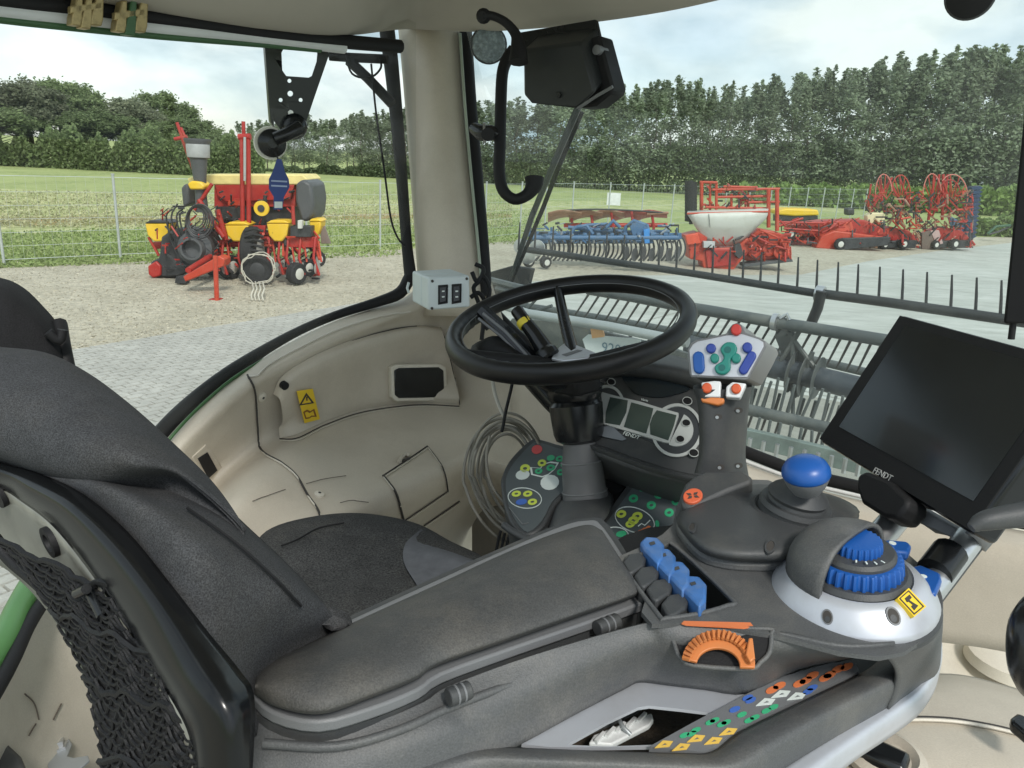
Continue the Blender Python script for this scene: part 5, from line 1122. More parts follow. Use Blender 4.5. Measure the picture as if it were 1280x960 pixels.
BRK=mat('bark',(.12,.10,.075),.9,bump=.5,bs=30)
def trunkmesh(h,r,rng,limbs,crown_r):
    vs=[];fs=[]; pts=[V((rng.normal()*.05*i,rng.normal()*.05*i,h*i/6)) for i in range(7)]
    _tube(pts,[r*(1-i/7.5) for i in range(7)],7,False,vs,fs)
    for k in range(limbs):
        z=h*(.22+.7*k/limbs); a=rng.random()*6.28; ln=crown_r*(.9-.5*k/limbs); b=V((0,0,z)); e=b+V((math.cos(a)*ln,math.sin(a)*ln,ln*.9))
        _tube([b,b.lerp(e,.5)+V((0,0,.1)),e],[r*.35,r*.22,r*.08],5,False,vs,fs)
    return vs,fs
def poplar(seed,n=3700):
    rng=np.random.default_rng(seed); H=16.; R=2.3; pts=[]
    # leader columns: several upright tips
    tips=[(0,0,H,R)]+[(rng.normal()*1.1,rng.normal()*.9,H*rng.uniform(.80,.98),R*.6) for _ in range(5)]
    cl=[]
    for tx,ty,th,tr in tips:
        for k in range(13):
            t=rng.uniform(.22,1); z=th*t; rad=tr*(1-max(0,(t-.35)/.65)**1.5)*rng.uniform(.3,1.3)+.1; a=rng.random()*6.28
            cl.append((tx*min(1,t*1.2)+rad*math.cos(a),ty+rad*math.sin(a),z,.22+.30*(1-t)))
        for k in range(9): t=.82+.18*k/8; cl.append((tx+rng.normal()*.1,ty+rng.normal()*.1,th*t,.9*(1.02-t)+.06))
    per=n//len(cl)
    for x,y,z,s in cl:
        q=rng.normal(size=(per,3))*np.array([s,s,s*1.3])*.8+np.array([x,y,z]); pts.append(q)
    return np.concatenate(pts),H,rng
def roundtree(seed,n=26000):
    rng=np.random.default_rng(seed); H=12.; pts=[]; 
    cl=[]
    for k in range(110):
        u=rng.normal(size=3); u/=np.linalg.norm(u); u[2]=abs(u[2])*1.0-.25; rr=rng.uniform(.55,1.0)
        cl.append((u[0]*4.6*rr,u[1]*4.6*rr,H*.55+u[2]*5.2*rr,rng.uniform(.4,.9)))
    for x,y,z,s in cl: pts.append(rng.normal(size=(n//110,3))*s*.5+np.array([x,y,z]))
    return np.concatenate(pts),H,rng
def maketree(name,label,cat,group,seed,fn,mt,size,tr_h,tr_r,cr_r):
    pts,H,rng=fn(seed); root=thing(name,label,cat,(0,0,0),group)
    me=leafmesh('crown',pts,size,mt,rng); o=bpy.data.objects.new('crown',me); COL.objects.link(o); o.parent=root
    vs,fs=trunkmesh(tr_h,tr_r,rng,10,cr_r); mk('trunk',vs,fs,BRK,root); return root
def topy(x):  # tree line top in photo pixels
    X=[300,340,400,460,520,600,700,800,860,920,1000,1060,1120,1180,1240,1290]; Y=[160,152,146,142,140,130,118,106,100,106,94,84,72,62,56,52]
    return float(np.interp(x,X,Y))
protos=[maketree('poplar_tree','tall narrow poplar in the dense row along the far side of the field','poplar','poplars in the row behind the machines',s,poplar,LF1,.17,13,.11,1.2) for s in (1,2,3,4,5)]
rnd=random.Random(11); first=[True]*5; kids={p.name:KIDS(p) for p in protos}
def place(p,loc,sc,rz,used,i):
    if used[i]: used[i]=False; o=p
    else:
        o=dup(p)
        for c in kids[p.name]: dup(c,o)
    o.location=loc; o.scale=sc; o.rotation_euler=(0,0,rz); return o
x=306.; i=0
while x<1345:
    for row,(dy,) in enumerate(((86,),(91,))):
        xx=x+row*11+rnd.uniform(-4,4); Y=dy+rnd.uniform(-1,1)+(1290-xx)*.012
        ty=topy(xx)+rnd.uniform(-6,6)+row*3
        pt=PY(xx,ty,Y); h=pt.z; s=h/16.; k=(i*3+row*2+rnd.randrange(2))%5
        w_=s*rnd.uniform(1.15,1.55)*(1.35 if h<11 else 1)
        place(protos[k],(pt.x,Y,0),(w_,w_,s),rnd.uniform(0,6.28),first,k); i+=1
    x+=(17 if x<560 else 25)+rnd.uniform(-3,3)
# big broadleaf trees to the left
lt=[(-30,118,74,5.6,LF2),(28,88,80,5.2,LF5),(66,82,84,5.0,LF2),(120,128,78,4.6,LF2),(160,112,86,4.8,LF5),(196,104,90,4.4,LF2),(230,138,84,4.4,LF2),(256,160,80,3.0,LF2)]
labs=['dark broad tree cut by the left edge of the photo','pale grey-green tree with a tall rounded crown near the left edge','tall dark round tree right of the pale one at far left','dark bushy tree filling the dip between the two tall groups','grey-green tree rising left of the peaked one','tallest peaked tree of the group behind the seed drill','dark round tree sloping down behind the seed drill','lowest dark tree at the right end of the left group']
rts=[maketree('broadleaf_tree',labs[i],'tree','broadleaf trees behind the meadow',20+i,roundtree,lt[i][4],.165,8,.3,3) for i in range(len(lt))]
for (x,y,Y,r,_),t in zip(lt,rts):
    p=PY(x,y,Y); t.location=(p.x,Y,0); t.scale=(r/4.6,r/4.6,p.z/12.)
# low dark undergrowth in front of the left trees and hedge under the poplars
def hedge(name,label,cat,x0,x1,Yf,topf,n,mt,size,seed,depth=3.0,kind='stuff'):
    rng=np.random.default_rng(seed); xs=rng.uniform(x0,x1,n); out=np.zeros((n,3))
    for i in range(n):
        Y=Yf(xs[i])+rng.uniform(0,depth); t=PY(xs[i],topf(xs[i])+2.5*math.sin(xs[i]*.13+seed)+1.5*math.sin(xs[i]*.37),Y)
        out[i]=(t.x,Y,t.z*(rng.random()**.8))
    me=leafmesh(name,out,size,mt,rng); o=bpy.data.objects.new(name,me); COL.objects.link(o); tag(o,label,cat,kind=kind); return o
hedge('undergrowth','dark leafy undergrowth below the broadleaf trees','undergrowth',-80,330,lambda x:72,lambda x:168+(x>230)*10+9*math.sin(x*.06)+7*math.sin(x*.19)+3*math.sin(x*.6),34000,LF2,.16,1,5)
hedge('hedge','dense dark green hedge under the row of poplars','hedge',285,1330,lambda x:84+(1290-x)*.012,lambda x:float(np.interp(x,(285,500,700,900,1290),(212,206,188,180,176))),70000,LF3,.18,2,3)
hedge('maize_crop','pale green maize crop standing in front of the hedge','crop',925,1330,lambda x:72,lambda x:232+.006*(x-925),9000,LF4,.26,3,4)
hedge('tall_weeds','tall green weeds at the edge of the yard behind the last machines','weeds',1195,1340,lambda x:44,lambda x:272,3500,LF4,.14,4,2)
# grass tufts along the meadow near the fence
rng=np.random.default_rng(9); n=20000; xs=rng.uniform(-60,680,n); ys=rng.uniform(292,336,n)-(xs>500)*12-np.clip(xs,0,600)*.03
pp=np.array([tuple(PG(a,b)) for a,b in zip(xs,ys)]); pp[:,2]=rng.uniform(.01,.10,n)
me=leafmesh('meadow_tufts',pp,.045,leafmat('grass_blade',(.25,.32,.12)),rng); o=bpy.data.objects.new('meadow_tufts',me); COL.objects.link(o); tag(o,'short grass tufts at the foot of the wire fence','grass',kind='stuff')
xs=rng.uniform(-60,640,n); ys=rng.uniform(240,286,n); pp=np.array([tuple(PG(a,b)) for a,b in zip(xs,ys)]); pp[:,2]=rng.uniform(.02,.12,n)
me=leafmesh('meadow_flowers',pp,.05,leafmat('flower_cream',(.50,.50,.30),.4),rng); o=bpy.data.objects.new('meadow_flowers',me); COL.objects.link(o); tag(o,'pale yellow flowering plants across the meadow','flowers',kind='stuff')

rng=np.random.default_rng(4); n=14000; xs=rng.uniform(-40,560,n); ys=320+(rng.random(n)**1.3)*120
pp=np.array([tuple(PG(a,b)) for a,b in zip(xs,ys)]); pp[:,2]=.013
pp=pp[[ ((p-np.array(e_a)).dot(np.array(nrm))<-.05) for p in pp]]
me=leafmesh('loose_gravel',pp,.022,gmat('pebble_stone',(.34,.32,.25),(.66,.62,.50),(.48,.45,.36),9,30),rng,flat=.6); o=bpy.data.objects.new('loose_gravel',me); COL.objects.link(o); tag(o,'loose pale gravel stones scattered over the yard','gravel',kind='stuff')
jv=[];jf=[]
def joint(a,b,w=.011,z=.019):
    d=(b-a).normalized(); s=V((-d.y,d.x,0))*w; k=len(jv)
    for p in (a-s,b-s,b+s,a+s): jv.append((p.x,p.y,z))
    jf.append((k,k+1,k+2,k+3))
for k in range(-3,7): joint(RT*-6+FW*(4+k*4.5+2),RT*40+FW*(4+k*4.5+2))
for k in range(-1,9): joint(RT*(k*5-2)+FW*5,RT*(k*5-2)+FW*(16+k*.5))
tag(mk('concrete_joint',jv,jf,JNT,smooth=False),kind='structure')
# ---------------------------------------------------------------- farm machines outside
MRD=mat('machine_red',(.42,.030,.024),.42,var=.18,vs=3,dirt=(.25,.10,.06),ds=3,da=.5)
MOR=mat('machine_orange_red',(.52,.055,.025),.42,var=.15,vs=3,dirt=(.3,.16,.1),ds=3,da=.4)
MYL=mat('machine_yellow',(.85,.55,.03),.4,var=.1,vs=3,dirt=(.5,.4,.2),ds=3,da=.4)
MYP=mat('tarp_yellow',(.80,.68,.28),.6)
MBL=mat('machine_blue',(.06,.15,.29),.45,var=.25,vs=4,dirt=(.12,.13,.13),ds=4,da=.8)
MDK=mat('machine_dark_steel',(.05,.052,.055),.5,var=.3,vs=5,metal=.2)
MGR=mat('machine_grey_plastic',(.085,.09,.095),.5,var=.15,vs=3)
TYR=mat('tyre_rubber',(.025,.025,.026),.8,bump=.6,bs=40)
RST=mat('rusty_steel',(.33,.19,.12),.55,var=.35,vs=3,dirt=(.55,.42,.30),ds=1.2,da=.8)
HWH=mat('hopper_white',(.62,.63,.58),.45,var=.06,vs=2,dirt=(.4,.38,.3),ds=2,da=.5)
class Mach:
    def __init__(s,name,label,cat,px,py,zf,dy=0):
        g=PG(px,py); s.Y=g.y+dy; s.z=zf; s.root=thing(name,label,cat,(g.x,s.Y,0)); s.rnd=random.Random(len(label))
    def p(s,x,y,d=0):
        (a,b),=s.z([(x,y)]); q=PY(a,b,s.Y+d); return q
    def slab(s,nm,poly,mt,d=0,t=.3,par=None,bevel=.01): return prism(nm,[s.p(x,y,d) for x,y in poly],V((0,t,0)),mt,par or s.root,bevel=bevel)
    def tb(s,nm,pts,r,mt,par=None,seg=8,n=0): return tube(nm,[s.p(*q) for q in pts],r,mt,par or s.root,seg=seg,n=n)
    def rc(s,nm,x0,y0,x1,y1,mt,d=0,t=.3,par=None,bevel=.01): return s.slab(nm,[(x0,y0),(x1,y0),(x1,y1),(x0,y1)],mt,d,t,par,bevel)
    def wheel(s,x,y,rpx,w,ax,d=0,nm='wheel'):
        c=s.p(x,y,d); r=(s.p(x+rpx,y,d)-c).length; ax=V(ax).normalized()
        if c.z<r+.01: c.z=r+.005
        o=lathe(nm,c-ax*w/2,ax,[(r*.6,0),(r*.9,0),(r,w*.15),(r,w*.85),(r*.9,w),(r*.6,w)],TYR,s.root,seg=22)
        lathe('rim',c-ax*w*.52,ax,[(0,0),(r*.5,0),(r*.6,w*.08),(r*.6,w*.96),(r*.5,w*1.04),(0,w*1.04)],HWH,o,seg=18); return o
    def clutter(s,nm,x0,y0,x1,y1,n,mts,rr=(.01,.035),ln=40,d=(0,1)):
        for i,mt in enumerate(mts):
            L_=[]
            for k in range(n//len(mts)):
                x=s.rnd.uniform(x0,x1); y=s.rnd.uniform(y0,y1); a=s.rnd.choice((0,1.57,.8,-.7,s.rnd.uniform(0,3.1))); l=s.rnd.uniform(.3,1)*ln; dd=s.rnd.uniform(*d)
                x2=min(x1,max(x0,x+l*math.cos(a))); y2=min(y1,max(y0,y+l*math.sin(a))); A_=s.p(x,y,dd); B_=s.p(x2,y2,dd+s.rnd.uniform(-.3,.3))
                if A_.z<.02 or B_.z<.02 or (A_-B_).length<.02: continue
                L_.append(([A_,B_],s.rnd.uniform(*rr)))
            tag(tubes(nm,L_,mt,s.root,seg=5),kind='stuff')
# --- seed drill / planter beyond the left window
M=Mach('precision_planter','red and yellow precision seed planter with folded markers on the gravel left of the pillar','seed planter',290,352,Z(170,140,.2605))
M.rc('rear_hopper',375,345,765,455,MRD,.8,1.0); M.rc('dark_chassis',385,455,760,560,MDK,.95,.7); hp_=M.slab('hopper_lid',[(245,318),(300,300),(800,300),(825,325),(800,350),(255,350)],MYP,.7,1.2,bevel=.03)
M.slab('hopper_front',[(380,350),(760,350),(740,420),(430,430),(390,400)],MRD,.70,.15)
M.rc('logo_plate',440,425,520,450,MOR,.66,.03); M.rc('opening',390,455,545,520,MDK,.6,.2)
M.slab('side_cover',[(765,345),(800,322),(840,345),(852,420),(845,500),(820,528),(790,520),(765,430)],MGR,.4,1.2,bevel=.06)
M.slab('side_cover',[(215,365),(232,345),(250,345),(258,440),(225,460)],MGR,.5,1.0,bevel=.05)
c=M.p(308,340,.1); r_=lambda px:(M.p(308+px,200,.1)-M.p(308,200,.1)).length
zz=lambda y:M.p(308,y,.1).z-M.p(308,340,.1).z
lathe('fan_inlet_pipe',c,UP,[(r_(30),zz(480)),(r_(27),zz(400)),(r_(28),zz(340)),(r_(40),zz(225)),(r_(48),zz(220)),(r_(50),zz(160)),(r_(62),zz(140)),(r_(62),zz(128)),(r_(54),zz(128)),(r_(46),zz(150)),(0,zz(160))],MGR,M.root,seg=26)
lathe('inlet_band',c,UP,[(r_(50.5),zz(218)),(r_(52),zz(214)),(r_(54),zz(158)),(r_(53),zz(154)),(0,zz(154))],mat('pale_grey_band',(.40,.42,.42),.5),M.root,seg=26)
for x in (508,538): M.tb('mast',[(x,112,.2),(x+4,540,.2)],.05,MRD)
M.tb('mast_head',[(492,120,.2),(550,118,.2)],.07,MRD); M.tb('mast_head',[(515,45,.25),(517,110,.25)],.04,MRD)
M.tb('mast_ram',[(522,120,.1),(522,330,.1)],.03,ALU)
for a,b,r in (((196,50,.2),(225,130,.2),.035),((225,120,.2),(300,330,.3),.06),((215,75,.2),(262,180,.2),.03),((185,130,.2),(245,118,.2),.04),((240,140,.1),(262,215,.1),.05)): M.tb('marker_arm',[a,b],r,MRD)
for x0,y0,x1,y1,d in ((42,520,162,622,0),(425,528,540,622,0),(625,520,732,622,0),(830,512,888,592,.3),(340,535,375,600,.5)):
    w_=x1-x0; o=M.slab('seed_hopper',[(x0,y0+14),(x1,y0+14),(x1-w_*.08,y1-30),(x1-w_*.3,y1),(x0+w_*.35,y1),(x0+w_*.1,y1-30)],MYL,d,.45,bevel=.03)
    M.slab('hopper_cap',[(x0-3,y0+14),(x0+w_*.2,y0),(x1-w_*.2,y0),(x1+3,y0+14)],MDK if x0==42 else MYL,d-.02,.5,o,bevel=.02)
M.slab('top_tank',[(245,345),(265,330),(310,335),(328,355),(320,372),(258,372)],MYL,-.1,.4,bevel=.03)
M.tb('toolbar',[(90,640,.4),(870,620,.4)],.085,MRD); M.tb('toolbar',[(380,575,.5),(860,600,.5)],.06,MRD)
M.slab('frame_plate',[(730,600),(870,600),(870,650),(735,650)],MRD,.1,.12); M.slab('frame_plate',[(560,545),(620,545),(618,585),(570,585)],MRD,.1,.12)
dst=PG(271,376).y-M.Y; M.slab('drawbar',[(235,815),(225,790),(395,690),(425,705),(420,740)],MOR,dst*.75,.35,bevel=.02); M.tb('drawbar',[(250,760,dst*.7),(410,660,.2)],.06,MRD)
M.tb('parking_stand',[(380,690,dst),(388,905,dst)],.045,MOR); M.rc('stand_foot',345,900,400,907,MRD,dst,.2)
M.slab('hitch',[(190,790),(235,785),(240,825),(185,822)],MDK,-.8,.2)
c=M.p(278,655,-.5); lathe('fan_housing',c,V((.1,-1,.05)),[(0,-.35),(r_(78),-.3),(r_(80),-.05),(r_(56),.0),(r_(52),.2),(r_(42),.2),(r_(40),.02),(0,.0)],MGR,M.root,seg=26)
for k in range(6):
    cx,cy,rx,ry=290+k*3,505+k*4,36+k*6,48+k*7; tube('hose_coil',[M.p(cx+rx*math.cos(a*.2618),cy+ry*math.sin(a*.2618),-.5-.02*k) for a in range(24)],.016,MDK if k%2 else MGR,M.root,closed=True,seg=6)
for x in (175,200,225,240): M.tb('hose',[(x,440+abs(x-200),-.3),(x-30,500,-.35),(x-10,600,-.3),(x+20,680,-.3)],.018,MDK,n=4)
M.slab('fan_guard',[(120,600),(180,560),(330,570),(370,640),(360,700),(300,750),(200,790),(100,795),(60,770),(70,720),(110,700)],MDK,-.1,.6,bevel=.04)
M.slab('gear_cover',[(55,740),(95,715),(120,740),(118,785),(80,798),(58,780)],MRD,-.15,.3,bevel=.03)
M.tb('row_frame',[(60,600,.1),(110,690,.1)],.03,MRD)
for x,y,r,w,ax,d in ((565,665,115,.30,(1,.0,0),.1),(450,765,58,.22,(.9,-.4,0),.3),(770,775,52,.2,(.9,-.5,0),-.1),(822,745,42,.16,(.8,-.6,0),.2),(872,705,38,.14,(.7,-.7,0),.6),(370,745,40,.2,(1,0,0),.6)): M.wheel(x,y,r,w,ax,d)
fw_=M.wheel(585,755,66,.20,(.15,-1,0),-.35)
for c_ in KIDS(fw_): c_.data.materials[0]=MDK
for k in range(9):
    y=560+k*26; M.tb('tyre_lug',[(520,y+12,-.34),(565,y,-.4),(612,y+12,-.34)],.03,TYR)
for x in (420,500,640,690,730,790,860):
    M.tb('row_frame',[(x,600,.1),(x-8,700,-.05),(x+18,780,0)],.03,MRD); M.tb('row_frame',[(x+15,620,.15),(x+30,720,.05)],.022,MOR)
    c=M.p(x+10,750,0); lathe('opener_disc',c,V((.95,-.3,0)),[(0,-.01),(r_(30),0),(0,.01)],ALU,M.root,seg=18)
rp_l=[]
for k in range(3): rp_l.append(([M.p(586+ (76+k*3)*math.cos(a*.2618)+M.rnd.uniform(-7,7),752+(70+k*3)*math.sin(a*.2618)+M.rnd.uniform(-7,7),-.6) for a in range(25)],.011))
for x in (556,572,590,608): rp_l.append(([M.p(x,815,-.7),M.p(x+8,850,dst*.9),M.p(x-4,880,dst*.95),M.p(x+3,905,dst*.97)],.016))
tubes('pale_rope',rp_l,mat('pale_rope',(.55,.53,.45),.8,bump=1,bs=60),M.root,seg=6)
c=M.p(605,462,.0); lathe('yellow_pulley',c,V((0,-1,0)),[(r_(14),0),(r_(36),0),(r_(36),.06),(r_(14),.06)],MYL,M.root,seg=24); lathe('pulley_hub',c,V((0,-1,0)),[(0,0),(r_(17),0),(r_(17),.08),(0,.08)],MDK,M.root,seg=16)
M.slab('end_bracket',[(885,560),(905,545),(935,632),(888,632)],mat('brownish_steel',(.22,.18,.16),.6),.5,.05)
M.rc('control_box',740,548,840,600,MDK,.0,.3); M.rc('white_canister',775,520,795,560,HWH,-.1,.15)
M.tb('strut',[(280,470,.0),(365,345,.0)],.04,MRD); M.tb('strut',[(390,470,-.1),(430,610,.0)],.06,MRD); M.tb('strut',[(752,450,.0),(757,540,.0)],.04,MRD)
M.tb('strut',[(300,420,-.1),(420,600,-.1)],.05,MRD); M.tb('strut',[(620,400,.3),(610,540,.3)],.04,MDK)
M.clutter('linkage',400,560,880,800,230,(MRD,MDK,MOR,MRD,MDK),(.015,.035),60); M.clutter('linkage',90,450,400,760,90,(MDK,MRD,MDK),(.01,.022),60,(-.6,0)); M.clutter('linkage',390,380,760,540,24,(MDK,MRD),(.012,.03),50,(.3,.6))
# --- blue cultivator
M=Mach('blue_cultivator','long blue tine cultivator with curved dark tines behind the reel','cultivator',760,338,Z(640,200,.28125))
for a,b,r,d in (((75,345),(740,345),.07,0),((80,325),(700,318),.05,.5),((250,300),(640,330),.06,.3),((60,365),(600,362),.06,.9),((330,290),(420,285),.05,.3)): M.tb('beam',[a+(d,),b+(d,)],r,MBL)
for k in range(34):
    x=85+k*20; d=(k%3)*.45; M.tb('tine',[(x,335,d),(x+16,352,d),(x+26,385,d-.03),(x+20,420,d-.05),(x-2,448,d-.1)],.032 if k%3 else .026,MDK,n=3)
    M.slab('tine_mount',[(x-9,325),(x+9,325),(x+9,352),(x-9,352)],MBL,d-.05,.14)
for k in range(7):
    c=M.p(505+k*38,412+(k%2)*8,-.2); r=(M.p(30,0)-M.p(0,0)).length; lathe('disc',c,V((.8,-.6,0)),[(0,-.02),(r,.01),(r,.02),(0,.0)],MGR,M.root,seg=18)
for px in ([(500,370),(505,300),(540,270),(600,290),(620,370)],[(260,330),(280,300),(330,290),(360,330)],[(420,300),(450,270),(480,300)]): M.tb('headstock',[q+(.1,) for q in px],.055,MBL)
M.slab('headstock_plate',[(520,285),(560,275),(612,305),(605,350),(540,345)],MBL,.05,.1); M.slab('lower_plate',[(585,310),(612,305),(612,370),(590,372)],mat('bright_blue',(.05,.25,.62),.4),-.05,.1)
M.clutter('linkage',70,280,740,370,150,(MBL,MDK,STL),(.012,.035),50)
for x,y in ((150,455),(75,450)): M.wheel(x,y,26,.15,(.5,-.8,0),-.5)
# --- rust brown plough behind
M=Mach('rusty_plough','rust brown plough with overlapping curved mouldboards lying behind the blue cultivator','plough',760,316,Z(640,200,.28125))
for k in range(5):
    x=160+k*95; rows=[[M.p(x+a*150,234-13*math.sin(math.pi*min(1,a*1.1))+s_*(1-.45*a)+b_*0,.2*k+.5*(s_/40)**2) for a in (0,.25,.5,.75,1)] for s_,b_ in ((0,1),(10,.6),(26,-.6),(44,-1.6))]
    #rows[3]=[M.p(x+a*120+20,262+10*(1-a),.2*k+.3) for a in (0,.25,.5,.75,1)]
    surf('mouldboard',rows,RST if k<3 else mat('worn_red_mouldboard',(.38,.09,.07),.5,var=.2,vs=2),M.root,n=3,m_=3,solid=.02)
M.tb('plough_beam',[(230,290,.6),(690,290,.6)],.08,MRD); M.tb('plough_beam',[(600,240,.4),(695,235,.4)],.05,RST)
for x in (260,350,440,530,620): M.tb('plough_leg',[(x,225,.5),(x+10,300,.5),(x+5,340,.5)],.05,MRD)
M.tb('top_edge',[(220,224,.1),(380,219,.2),(560,226,.3),(690,236,.4)],.03,MDK,n=3)
# --- white hopper seed drill with red harrow
M=Mach('hopper_drill','orange-red harrow drill with a pale tapered hopper and raised tube frame','seed drill',915,338,Z(640,200,.28125))
f0=[(778,238),(1138,228)]
rows=[[M.p(x,y,d) for x,y,d in r] for r in ([(778,240,.0),(880,236,-.05),(1000,232,-.05),(1138,230,0)],[(792,262,.05),(880,290,-.0),(1000,290,-.0),(1128,262,.05)],[(822,310,.2),(880,325,.15),(1000,325,.15),(1070,318,.2)],[(862,372,.4),(900,382,.35),(960,384,.35),(1010,378,.4)])]
surf('hopper',rows,HWH,M.root,n=3,m_=2,sharp=20,solid=.02)
surf('hopper_back',[[M.p(x,y,d) for x,y,d in r] for r in ([(778,238,.05),(1138,228,.05)],[(790,234,1.0),(1128,224,1.0)],[(862,330,.8),(1000,330,.8)])],HWH,M.root,n=3,m_=3,solid=.02)
M.tb('hopper_rim',[(778,238,0),(1138,229,0)],.03,MOR); M.tb('hopper_seam',[(875,240,-.07),(880,300,-.02)],.008,MGR)
for x,y0,y1,r,d in ((842,95,232,.06,.9),(880,100,232,.04,1.0),(908,100,232,.045,.9),(1140,130,300,.06,.7),(1178,128,315,.06,.5),(975,150,230,.04,1.0),(1010,140,230,.04,1.0),(1050,150,225,.04,1.0)): M.tb('frame_post',[(x,y0,d),(x,y1,d)],r,MOR)
for a,b in (((835,98),(912,100)),((890,132),(1190,128)),((910,165),(1150,160)),((860,210),(1130,215)),((1050,188),(1190,186)),((940,118),(1090,122))): M.tb('frame_rail',[a+(.9,),b+(.85,)],.04,MOR)
M.clutter('frame_linkage',850,105,1090,215,44,(MOR,MDK,MRD),(.015,.04),40,(.8,1.2))
for k in range(12): 
    c=M.p(795,102+k*15,.8); rr=(M.p(28,0)-M.p(0,0)).length; lathe('roller_disc',c,V((.06,0,1)),[(0,-.04),(rr,-.05),(rr*1.02,0),(rr,.05),(0,.04)],TYR,M.root,seg=18)
M.tb('roller_shaft',[(795,92,.8),(795,285,.8)],.06,MDK)
M.slab('drill_body',[(765,335),(830,320),(870,345),(860,372),(900,392),(1000,388),(1030,360),(1050,345),(1060,400),(1000,470),(985,490),(850,480),(845,450),(790,440),(785,380)],MOR,.2,.7,bevel=.03)
M.slab('body_panel',[(860,400),(985,395),(1000,465),(870,480)],MRD,.12,.12,bevel=.02); M.slab('body_panel',[(770,335),(825,325),(840,370),(780,378)],mat('bright_red_orange',(.70,.10,.05),.4),.1,.12,bevel=.02)
M.rc('grey_meter_box',852,362,902,390,mat('meter_grey',(.5,.52,.52),.5),.0,.2)
M.slab('harrow_body',[(1050,345),(1100,305),(1180,320),(1225,340),(1245,420),(1240,440),(1040,450),(1010,420)],MOR,.5,.6,bevel=.04)
for x,y,r in ((1078,405,34),(1140,400,30),(1190,410,32),(1120,345,26),(1210,370,22)):
    c=M.p(x,y,.42); rr=(M.p(r,0)-M.p(0,0)).length; lathe('round_guard',c,V((.2,-1,.2)),[(rr,-.05),(rr,.03),(rr*.8,.05),(rr*.75,.0),(rr*.3,.0),(rr*.25,.06),(0,.06)],MOR,M.root,seg=18)
M.tb('harrow_rod',[(1060,330,.4),(1160,380,.3),(1235,400,.3)],.04,MRD); M.tb('harrow_rod',[(1100,310,.3),(1195,350,.3),(1230,430,.3)],.03,MOR)
M.slab('ground_skid',[(1030,462),(1245,440),(1250,452),(1030,476)],MGR,.2,.5); M.slab('drive_box',[(990,380),(1015,370),(1030,420),(1010,440),(990,420)],MDK,-.05,.2)
M.clutter('linkage',790,330,1240,450,70,(MOR,MRD,MDK),(.015,.04),50,(.0,.4))
# --- yellow covered header far behind
M=Mach('yellow_machine','low yellow covered implement far behind the red mower','implement',998,284,Z(940,190,.265625))
M.slab('yellow_cover',[(120,278),(160,266),(240,268),(312,272),(318,298),(200,302),(125,296)],MYL,0,1.5,bevel=.08); M.rc('dark_base',130,300,310,330,MDK,.1,1.2)
M.wheel(170,335,18,.25,(1,0,0),0); M.wheel(280,335,18,.25,(1,0,0),0)
# --- flat red mower
M=Mach('red_mower','wide low red folded mower with a black apron and small grey wheel','mower',1050,312,Z(940,190,.265625))
M.slab('mower_deck',[(185,345),(350,325),(530,320),(600,350),(640,385),(560,400),(430,395),(250,400),(190,375)],MRD,.6,1.0,bevel=.04)
M.slab('mower_wing',[(300,452),(330,395),(390,370),(640,402),(640,440),(430,460),(400,462)],MOR,0,.6,bevel=.04)
M.slab('black_apron',[(425,405),(655,400),(640,440),(440,460),(415,458)],MDK,-.12,.2,bevel=.03)
M.wheel(413,437,27,.18,(.15,-1,0),-.2); M.wheel(180,385,24,.2,(.15,-1,0),.4)
for a,b in (((120,330),(350,335)),((150,360),(320,372)),((120,350),(240,312)),((330,380),(440,330)),((240,420),(330,430))): M.tb('mower_arm',[a+(.4,),b+(.4,)],.05,MRD)
M.slab('cover_panel',[(370,335),(470,330),(480,372),(380,378)],mat('worn_red',(.60,.10,.06),.5),.5,.2,bevel=.02)
M.clutter('linkage',120,310,640,430,90,(MRD,MOR,MDK,MGR),(.012,.04),60,(.0,.6))
M.slab('low_frame',[(130,405),(300,400),(310,440),(150,435)],mat('dark_maroon',(.18,.04,.04),.6),.8,.5)
# --- two folded rotary rakes
def rake(label,px,x0,arcs,posts,reg,tank):
    M=Mach('rotary_rake',label,'rotary rake',px,312,Z(940,190,.265625)); M.root['group']='folded rotary rakes'
    for (cx,cy,rx,ry,a0,a1,mt) in arcs: M.tb('rotor_hoop',[(cx+rx*math.cos(math.radians(a0+(a1-a0)*t/10)),cy+ry*math.sin(math.radians(a0+(a1-a0)*t/10)),.2) for t in range(11)],.022,mt)
    for a,b,r in posts: M.tb('rotor_arm',[a+(.3,),b+(.3,)],r,MRD)
    for (cx,cy,rx,ry,a0,a1,mt) in arcs:
        for t in range(0,11,2):
            a=math.radians(a0+(a1-a0)*t/10); M.tb('rake_tine',[(cx+rx*.25*math.cos(a),cy+ry*.3*math.sin(a)+30,.3),(cx+rx*math.cos(a),cy+ry*math.sin(a),.2)],.022,MOR if t%4 else MRD)
    M.clutter('linkage',*reg,260,(MRD,MDK,MOR,MDK,RST),(.015,.045),60,(-.3,.8))
    M.slab('chassis',[(reg[0]+20,reg[3]-50),(reg[0]+120,reg[3]-100),(reg[2]-50,reg[3]-80),(reg[2],reg[3]-30),(reg[2]-60,reg[3]-8),(reg[0]+50,reg[3]-12)],MRD,.2,.6,bevel=.04)
    M.slab('dark_underframe',[(reg[0]+60,reg[3]-30),(reg[2]-10,reg[3]-34),(reg[2]-20,reg[3]+2),(reg[0]+70,reg[3]+2)],MDK,-.1,.6,bevel=.03)
    M.wheel(reg[0]+180,reg[3]-18,24,.25,(.3,-1,0),-.2); M.wheel(reg[0]+90,reg[3]-14,20,.25,(.3,-1,0),-.2)
    return M
PKH=mat('faded_pink_red',(.62,.22,.17),.5)
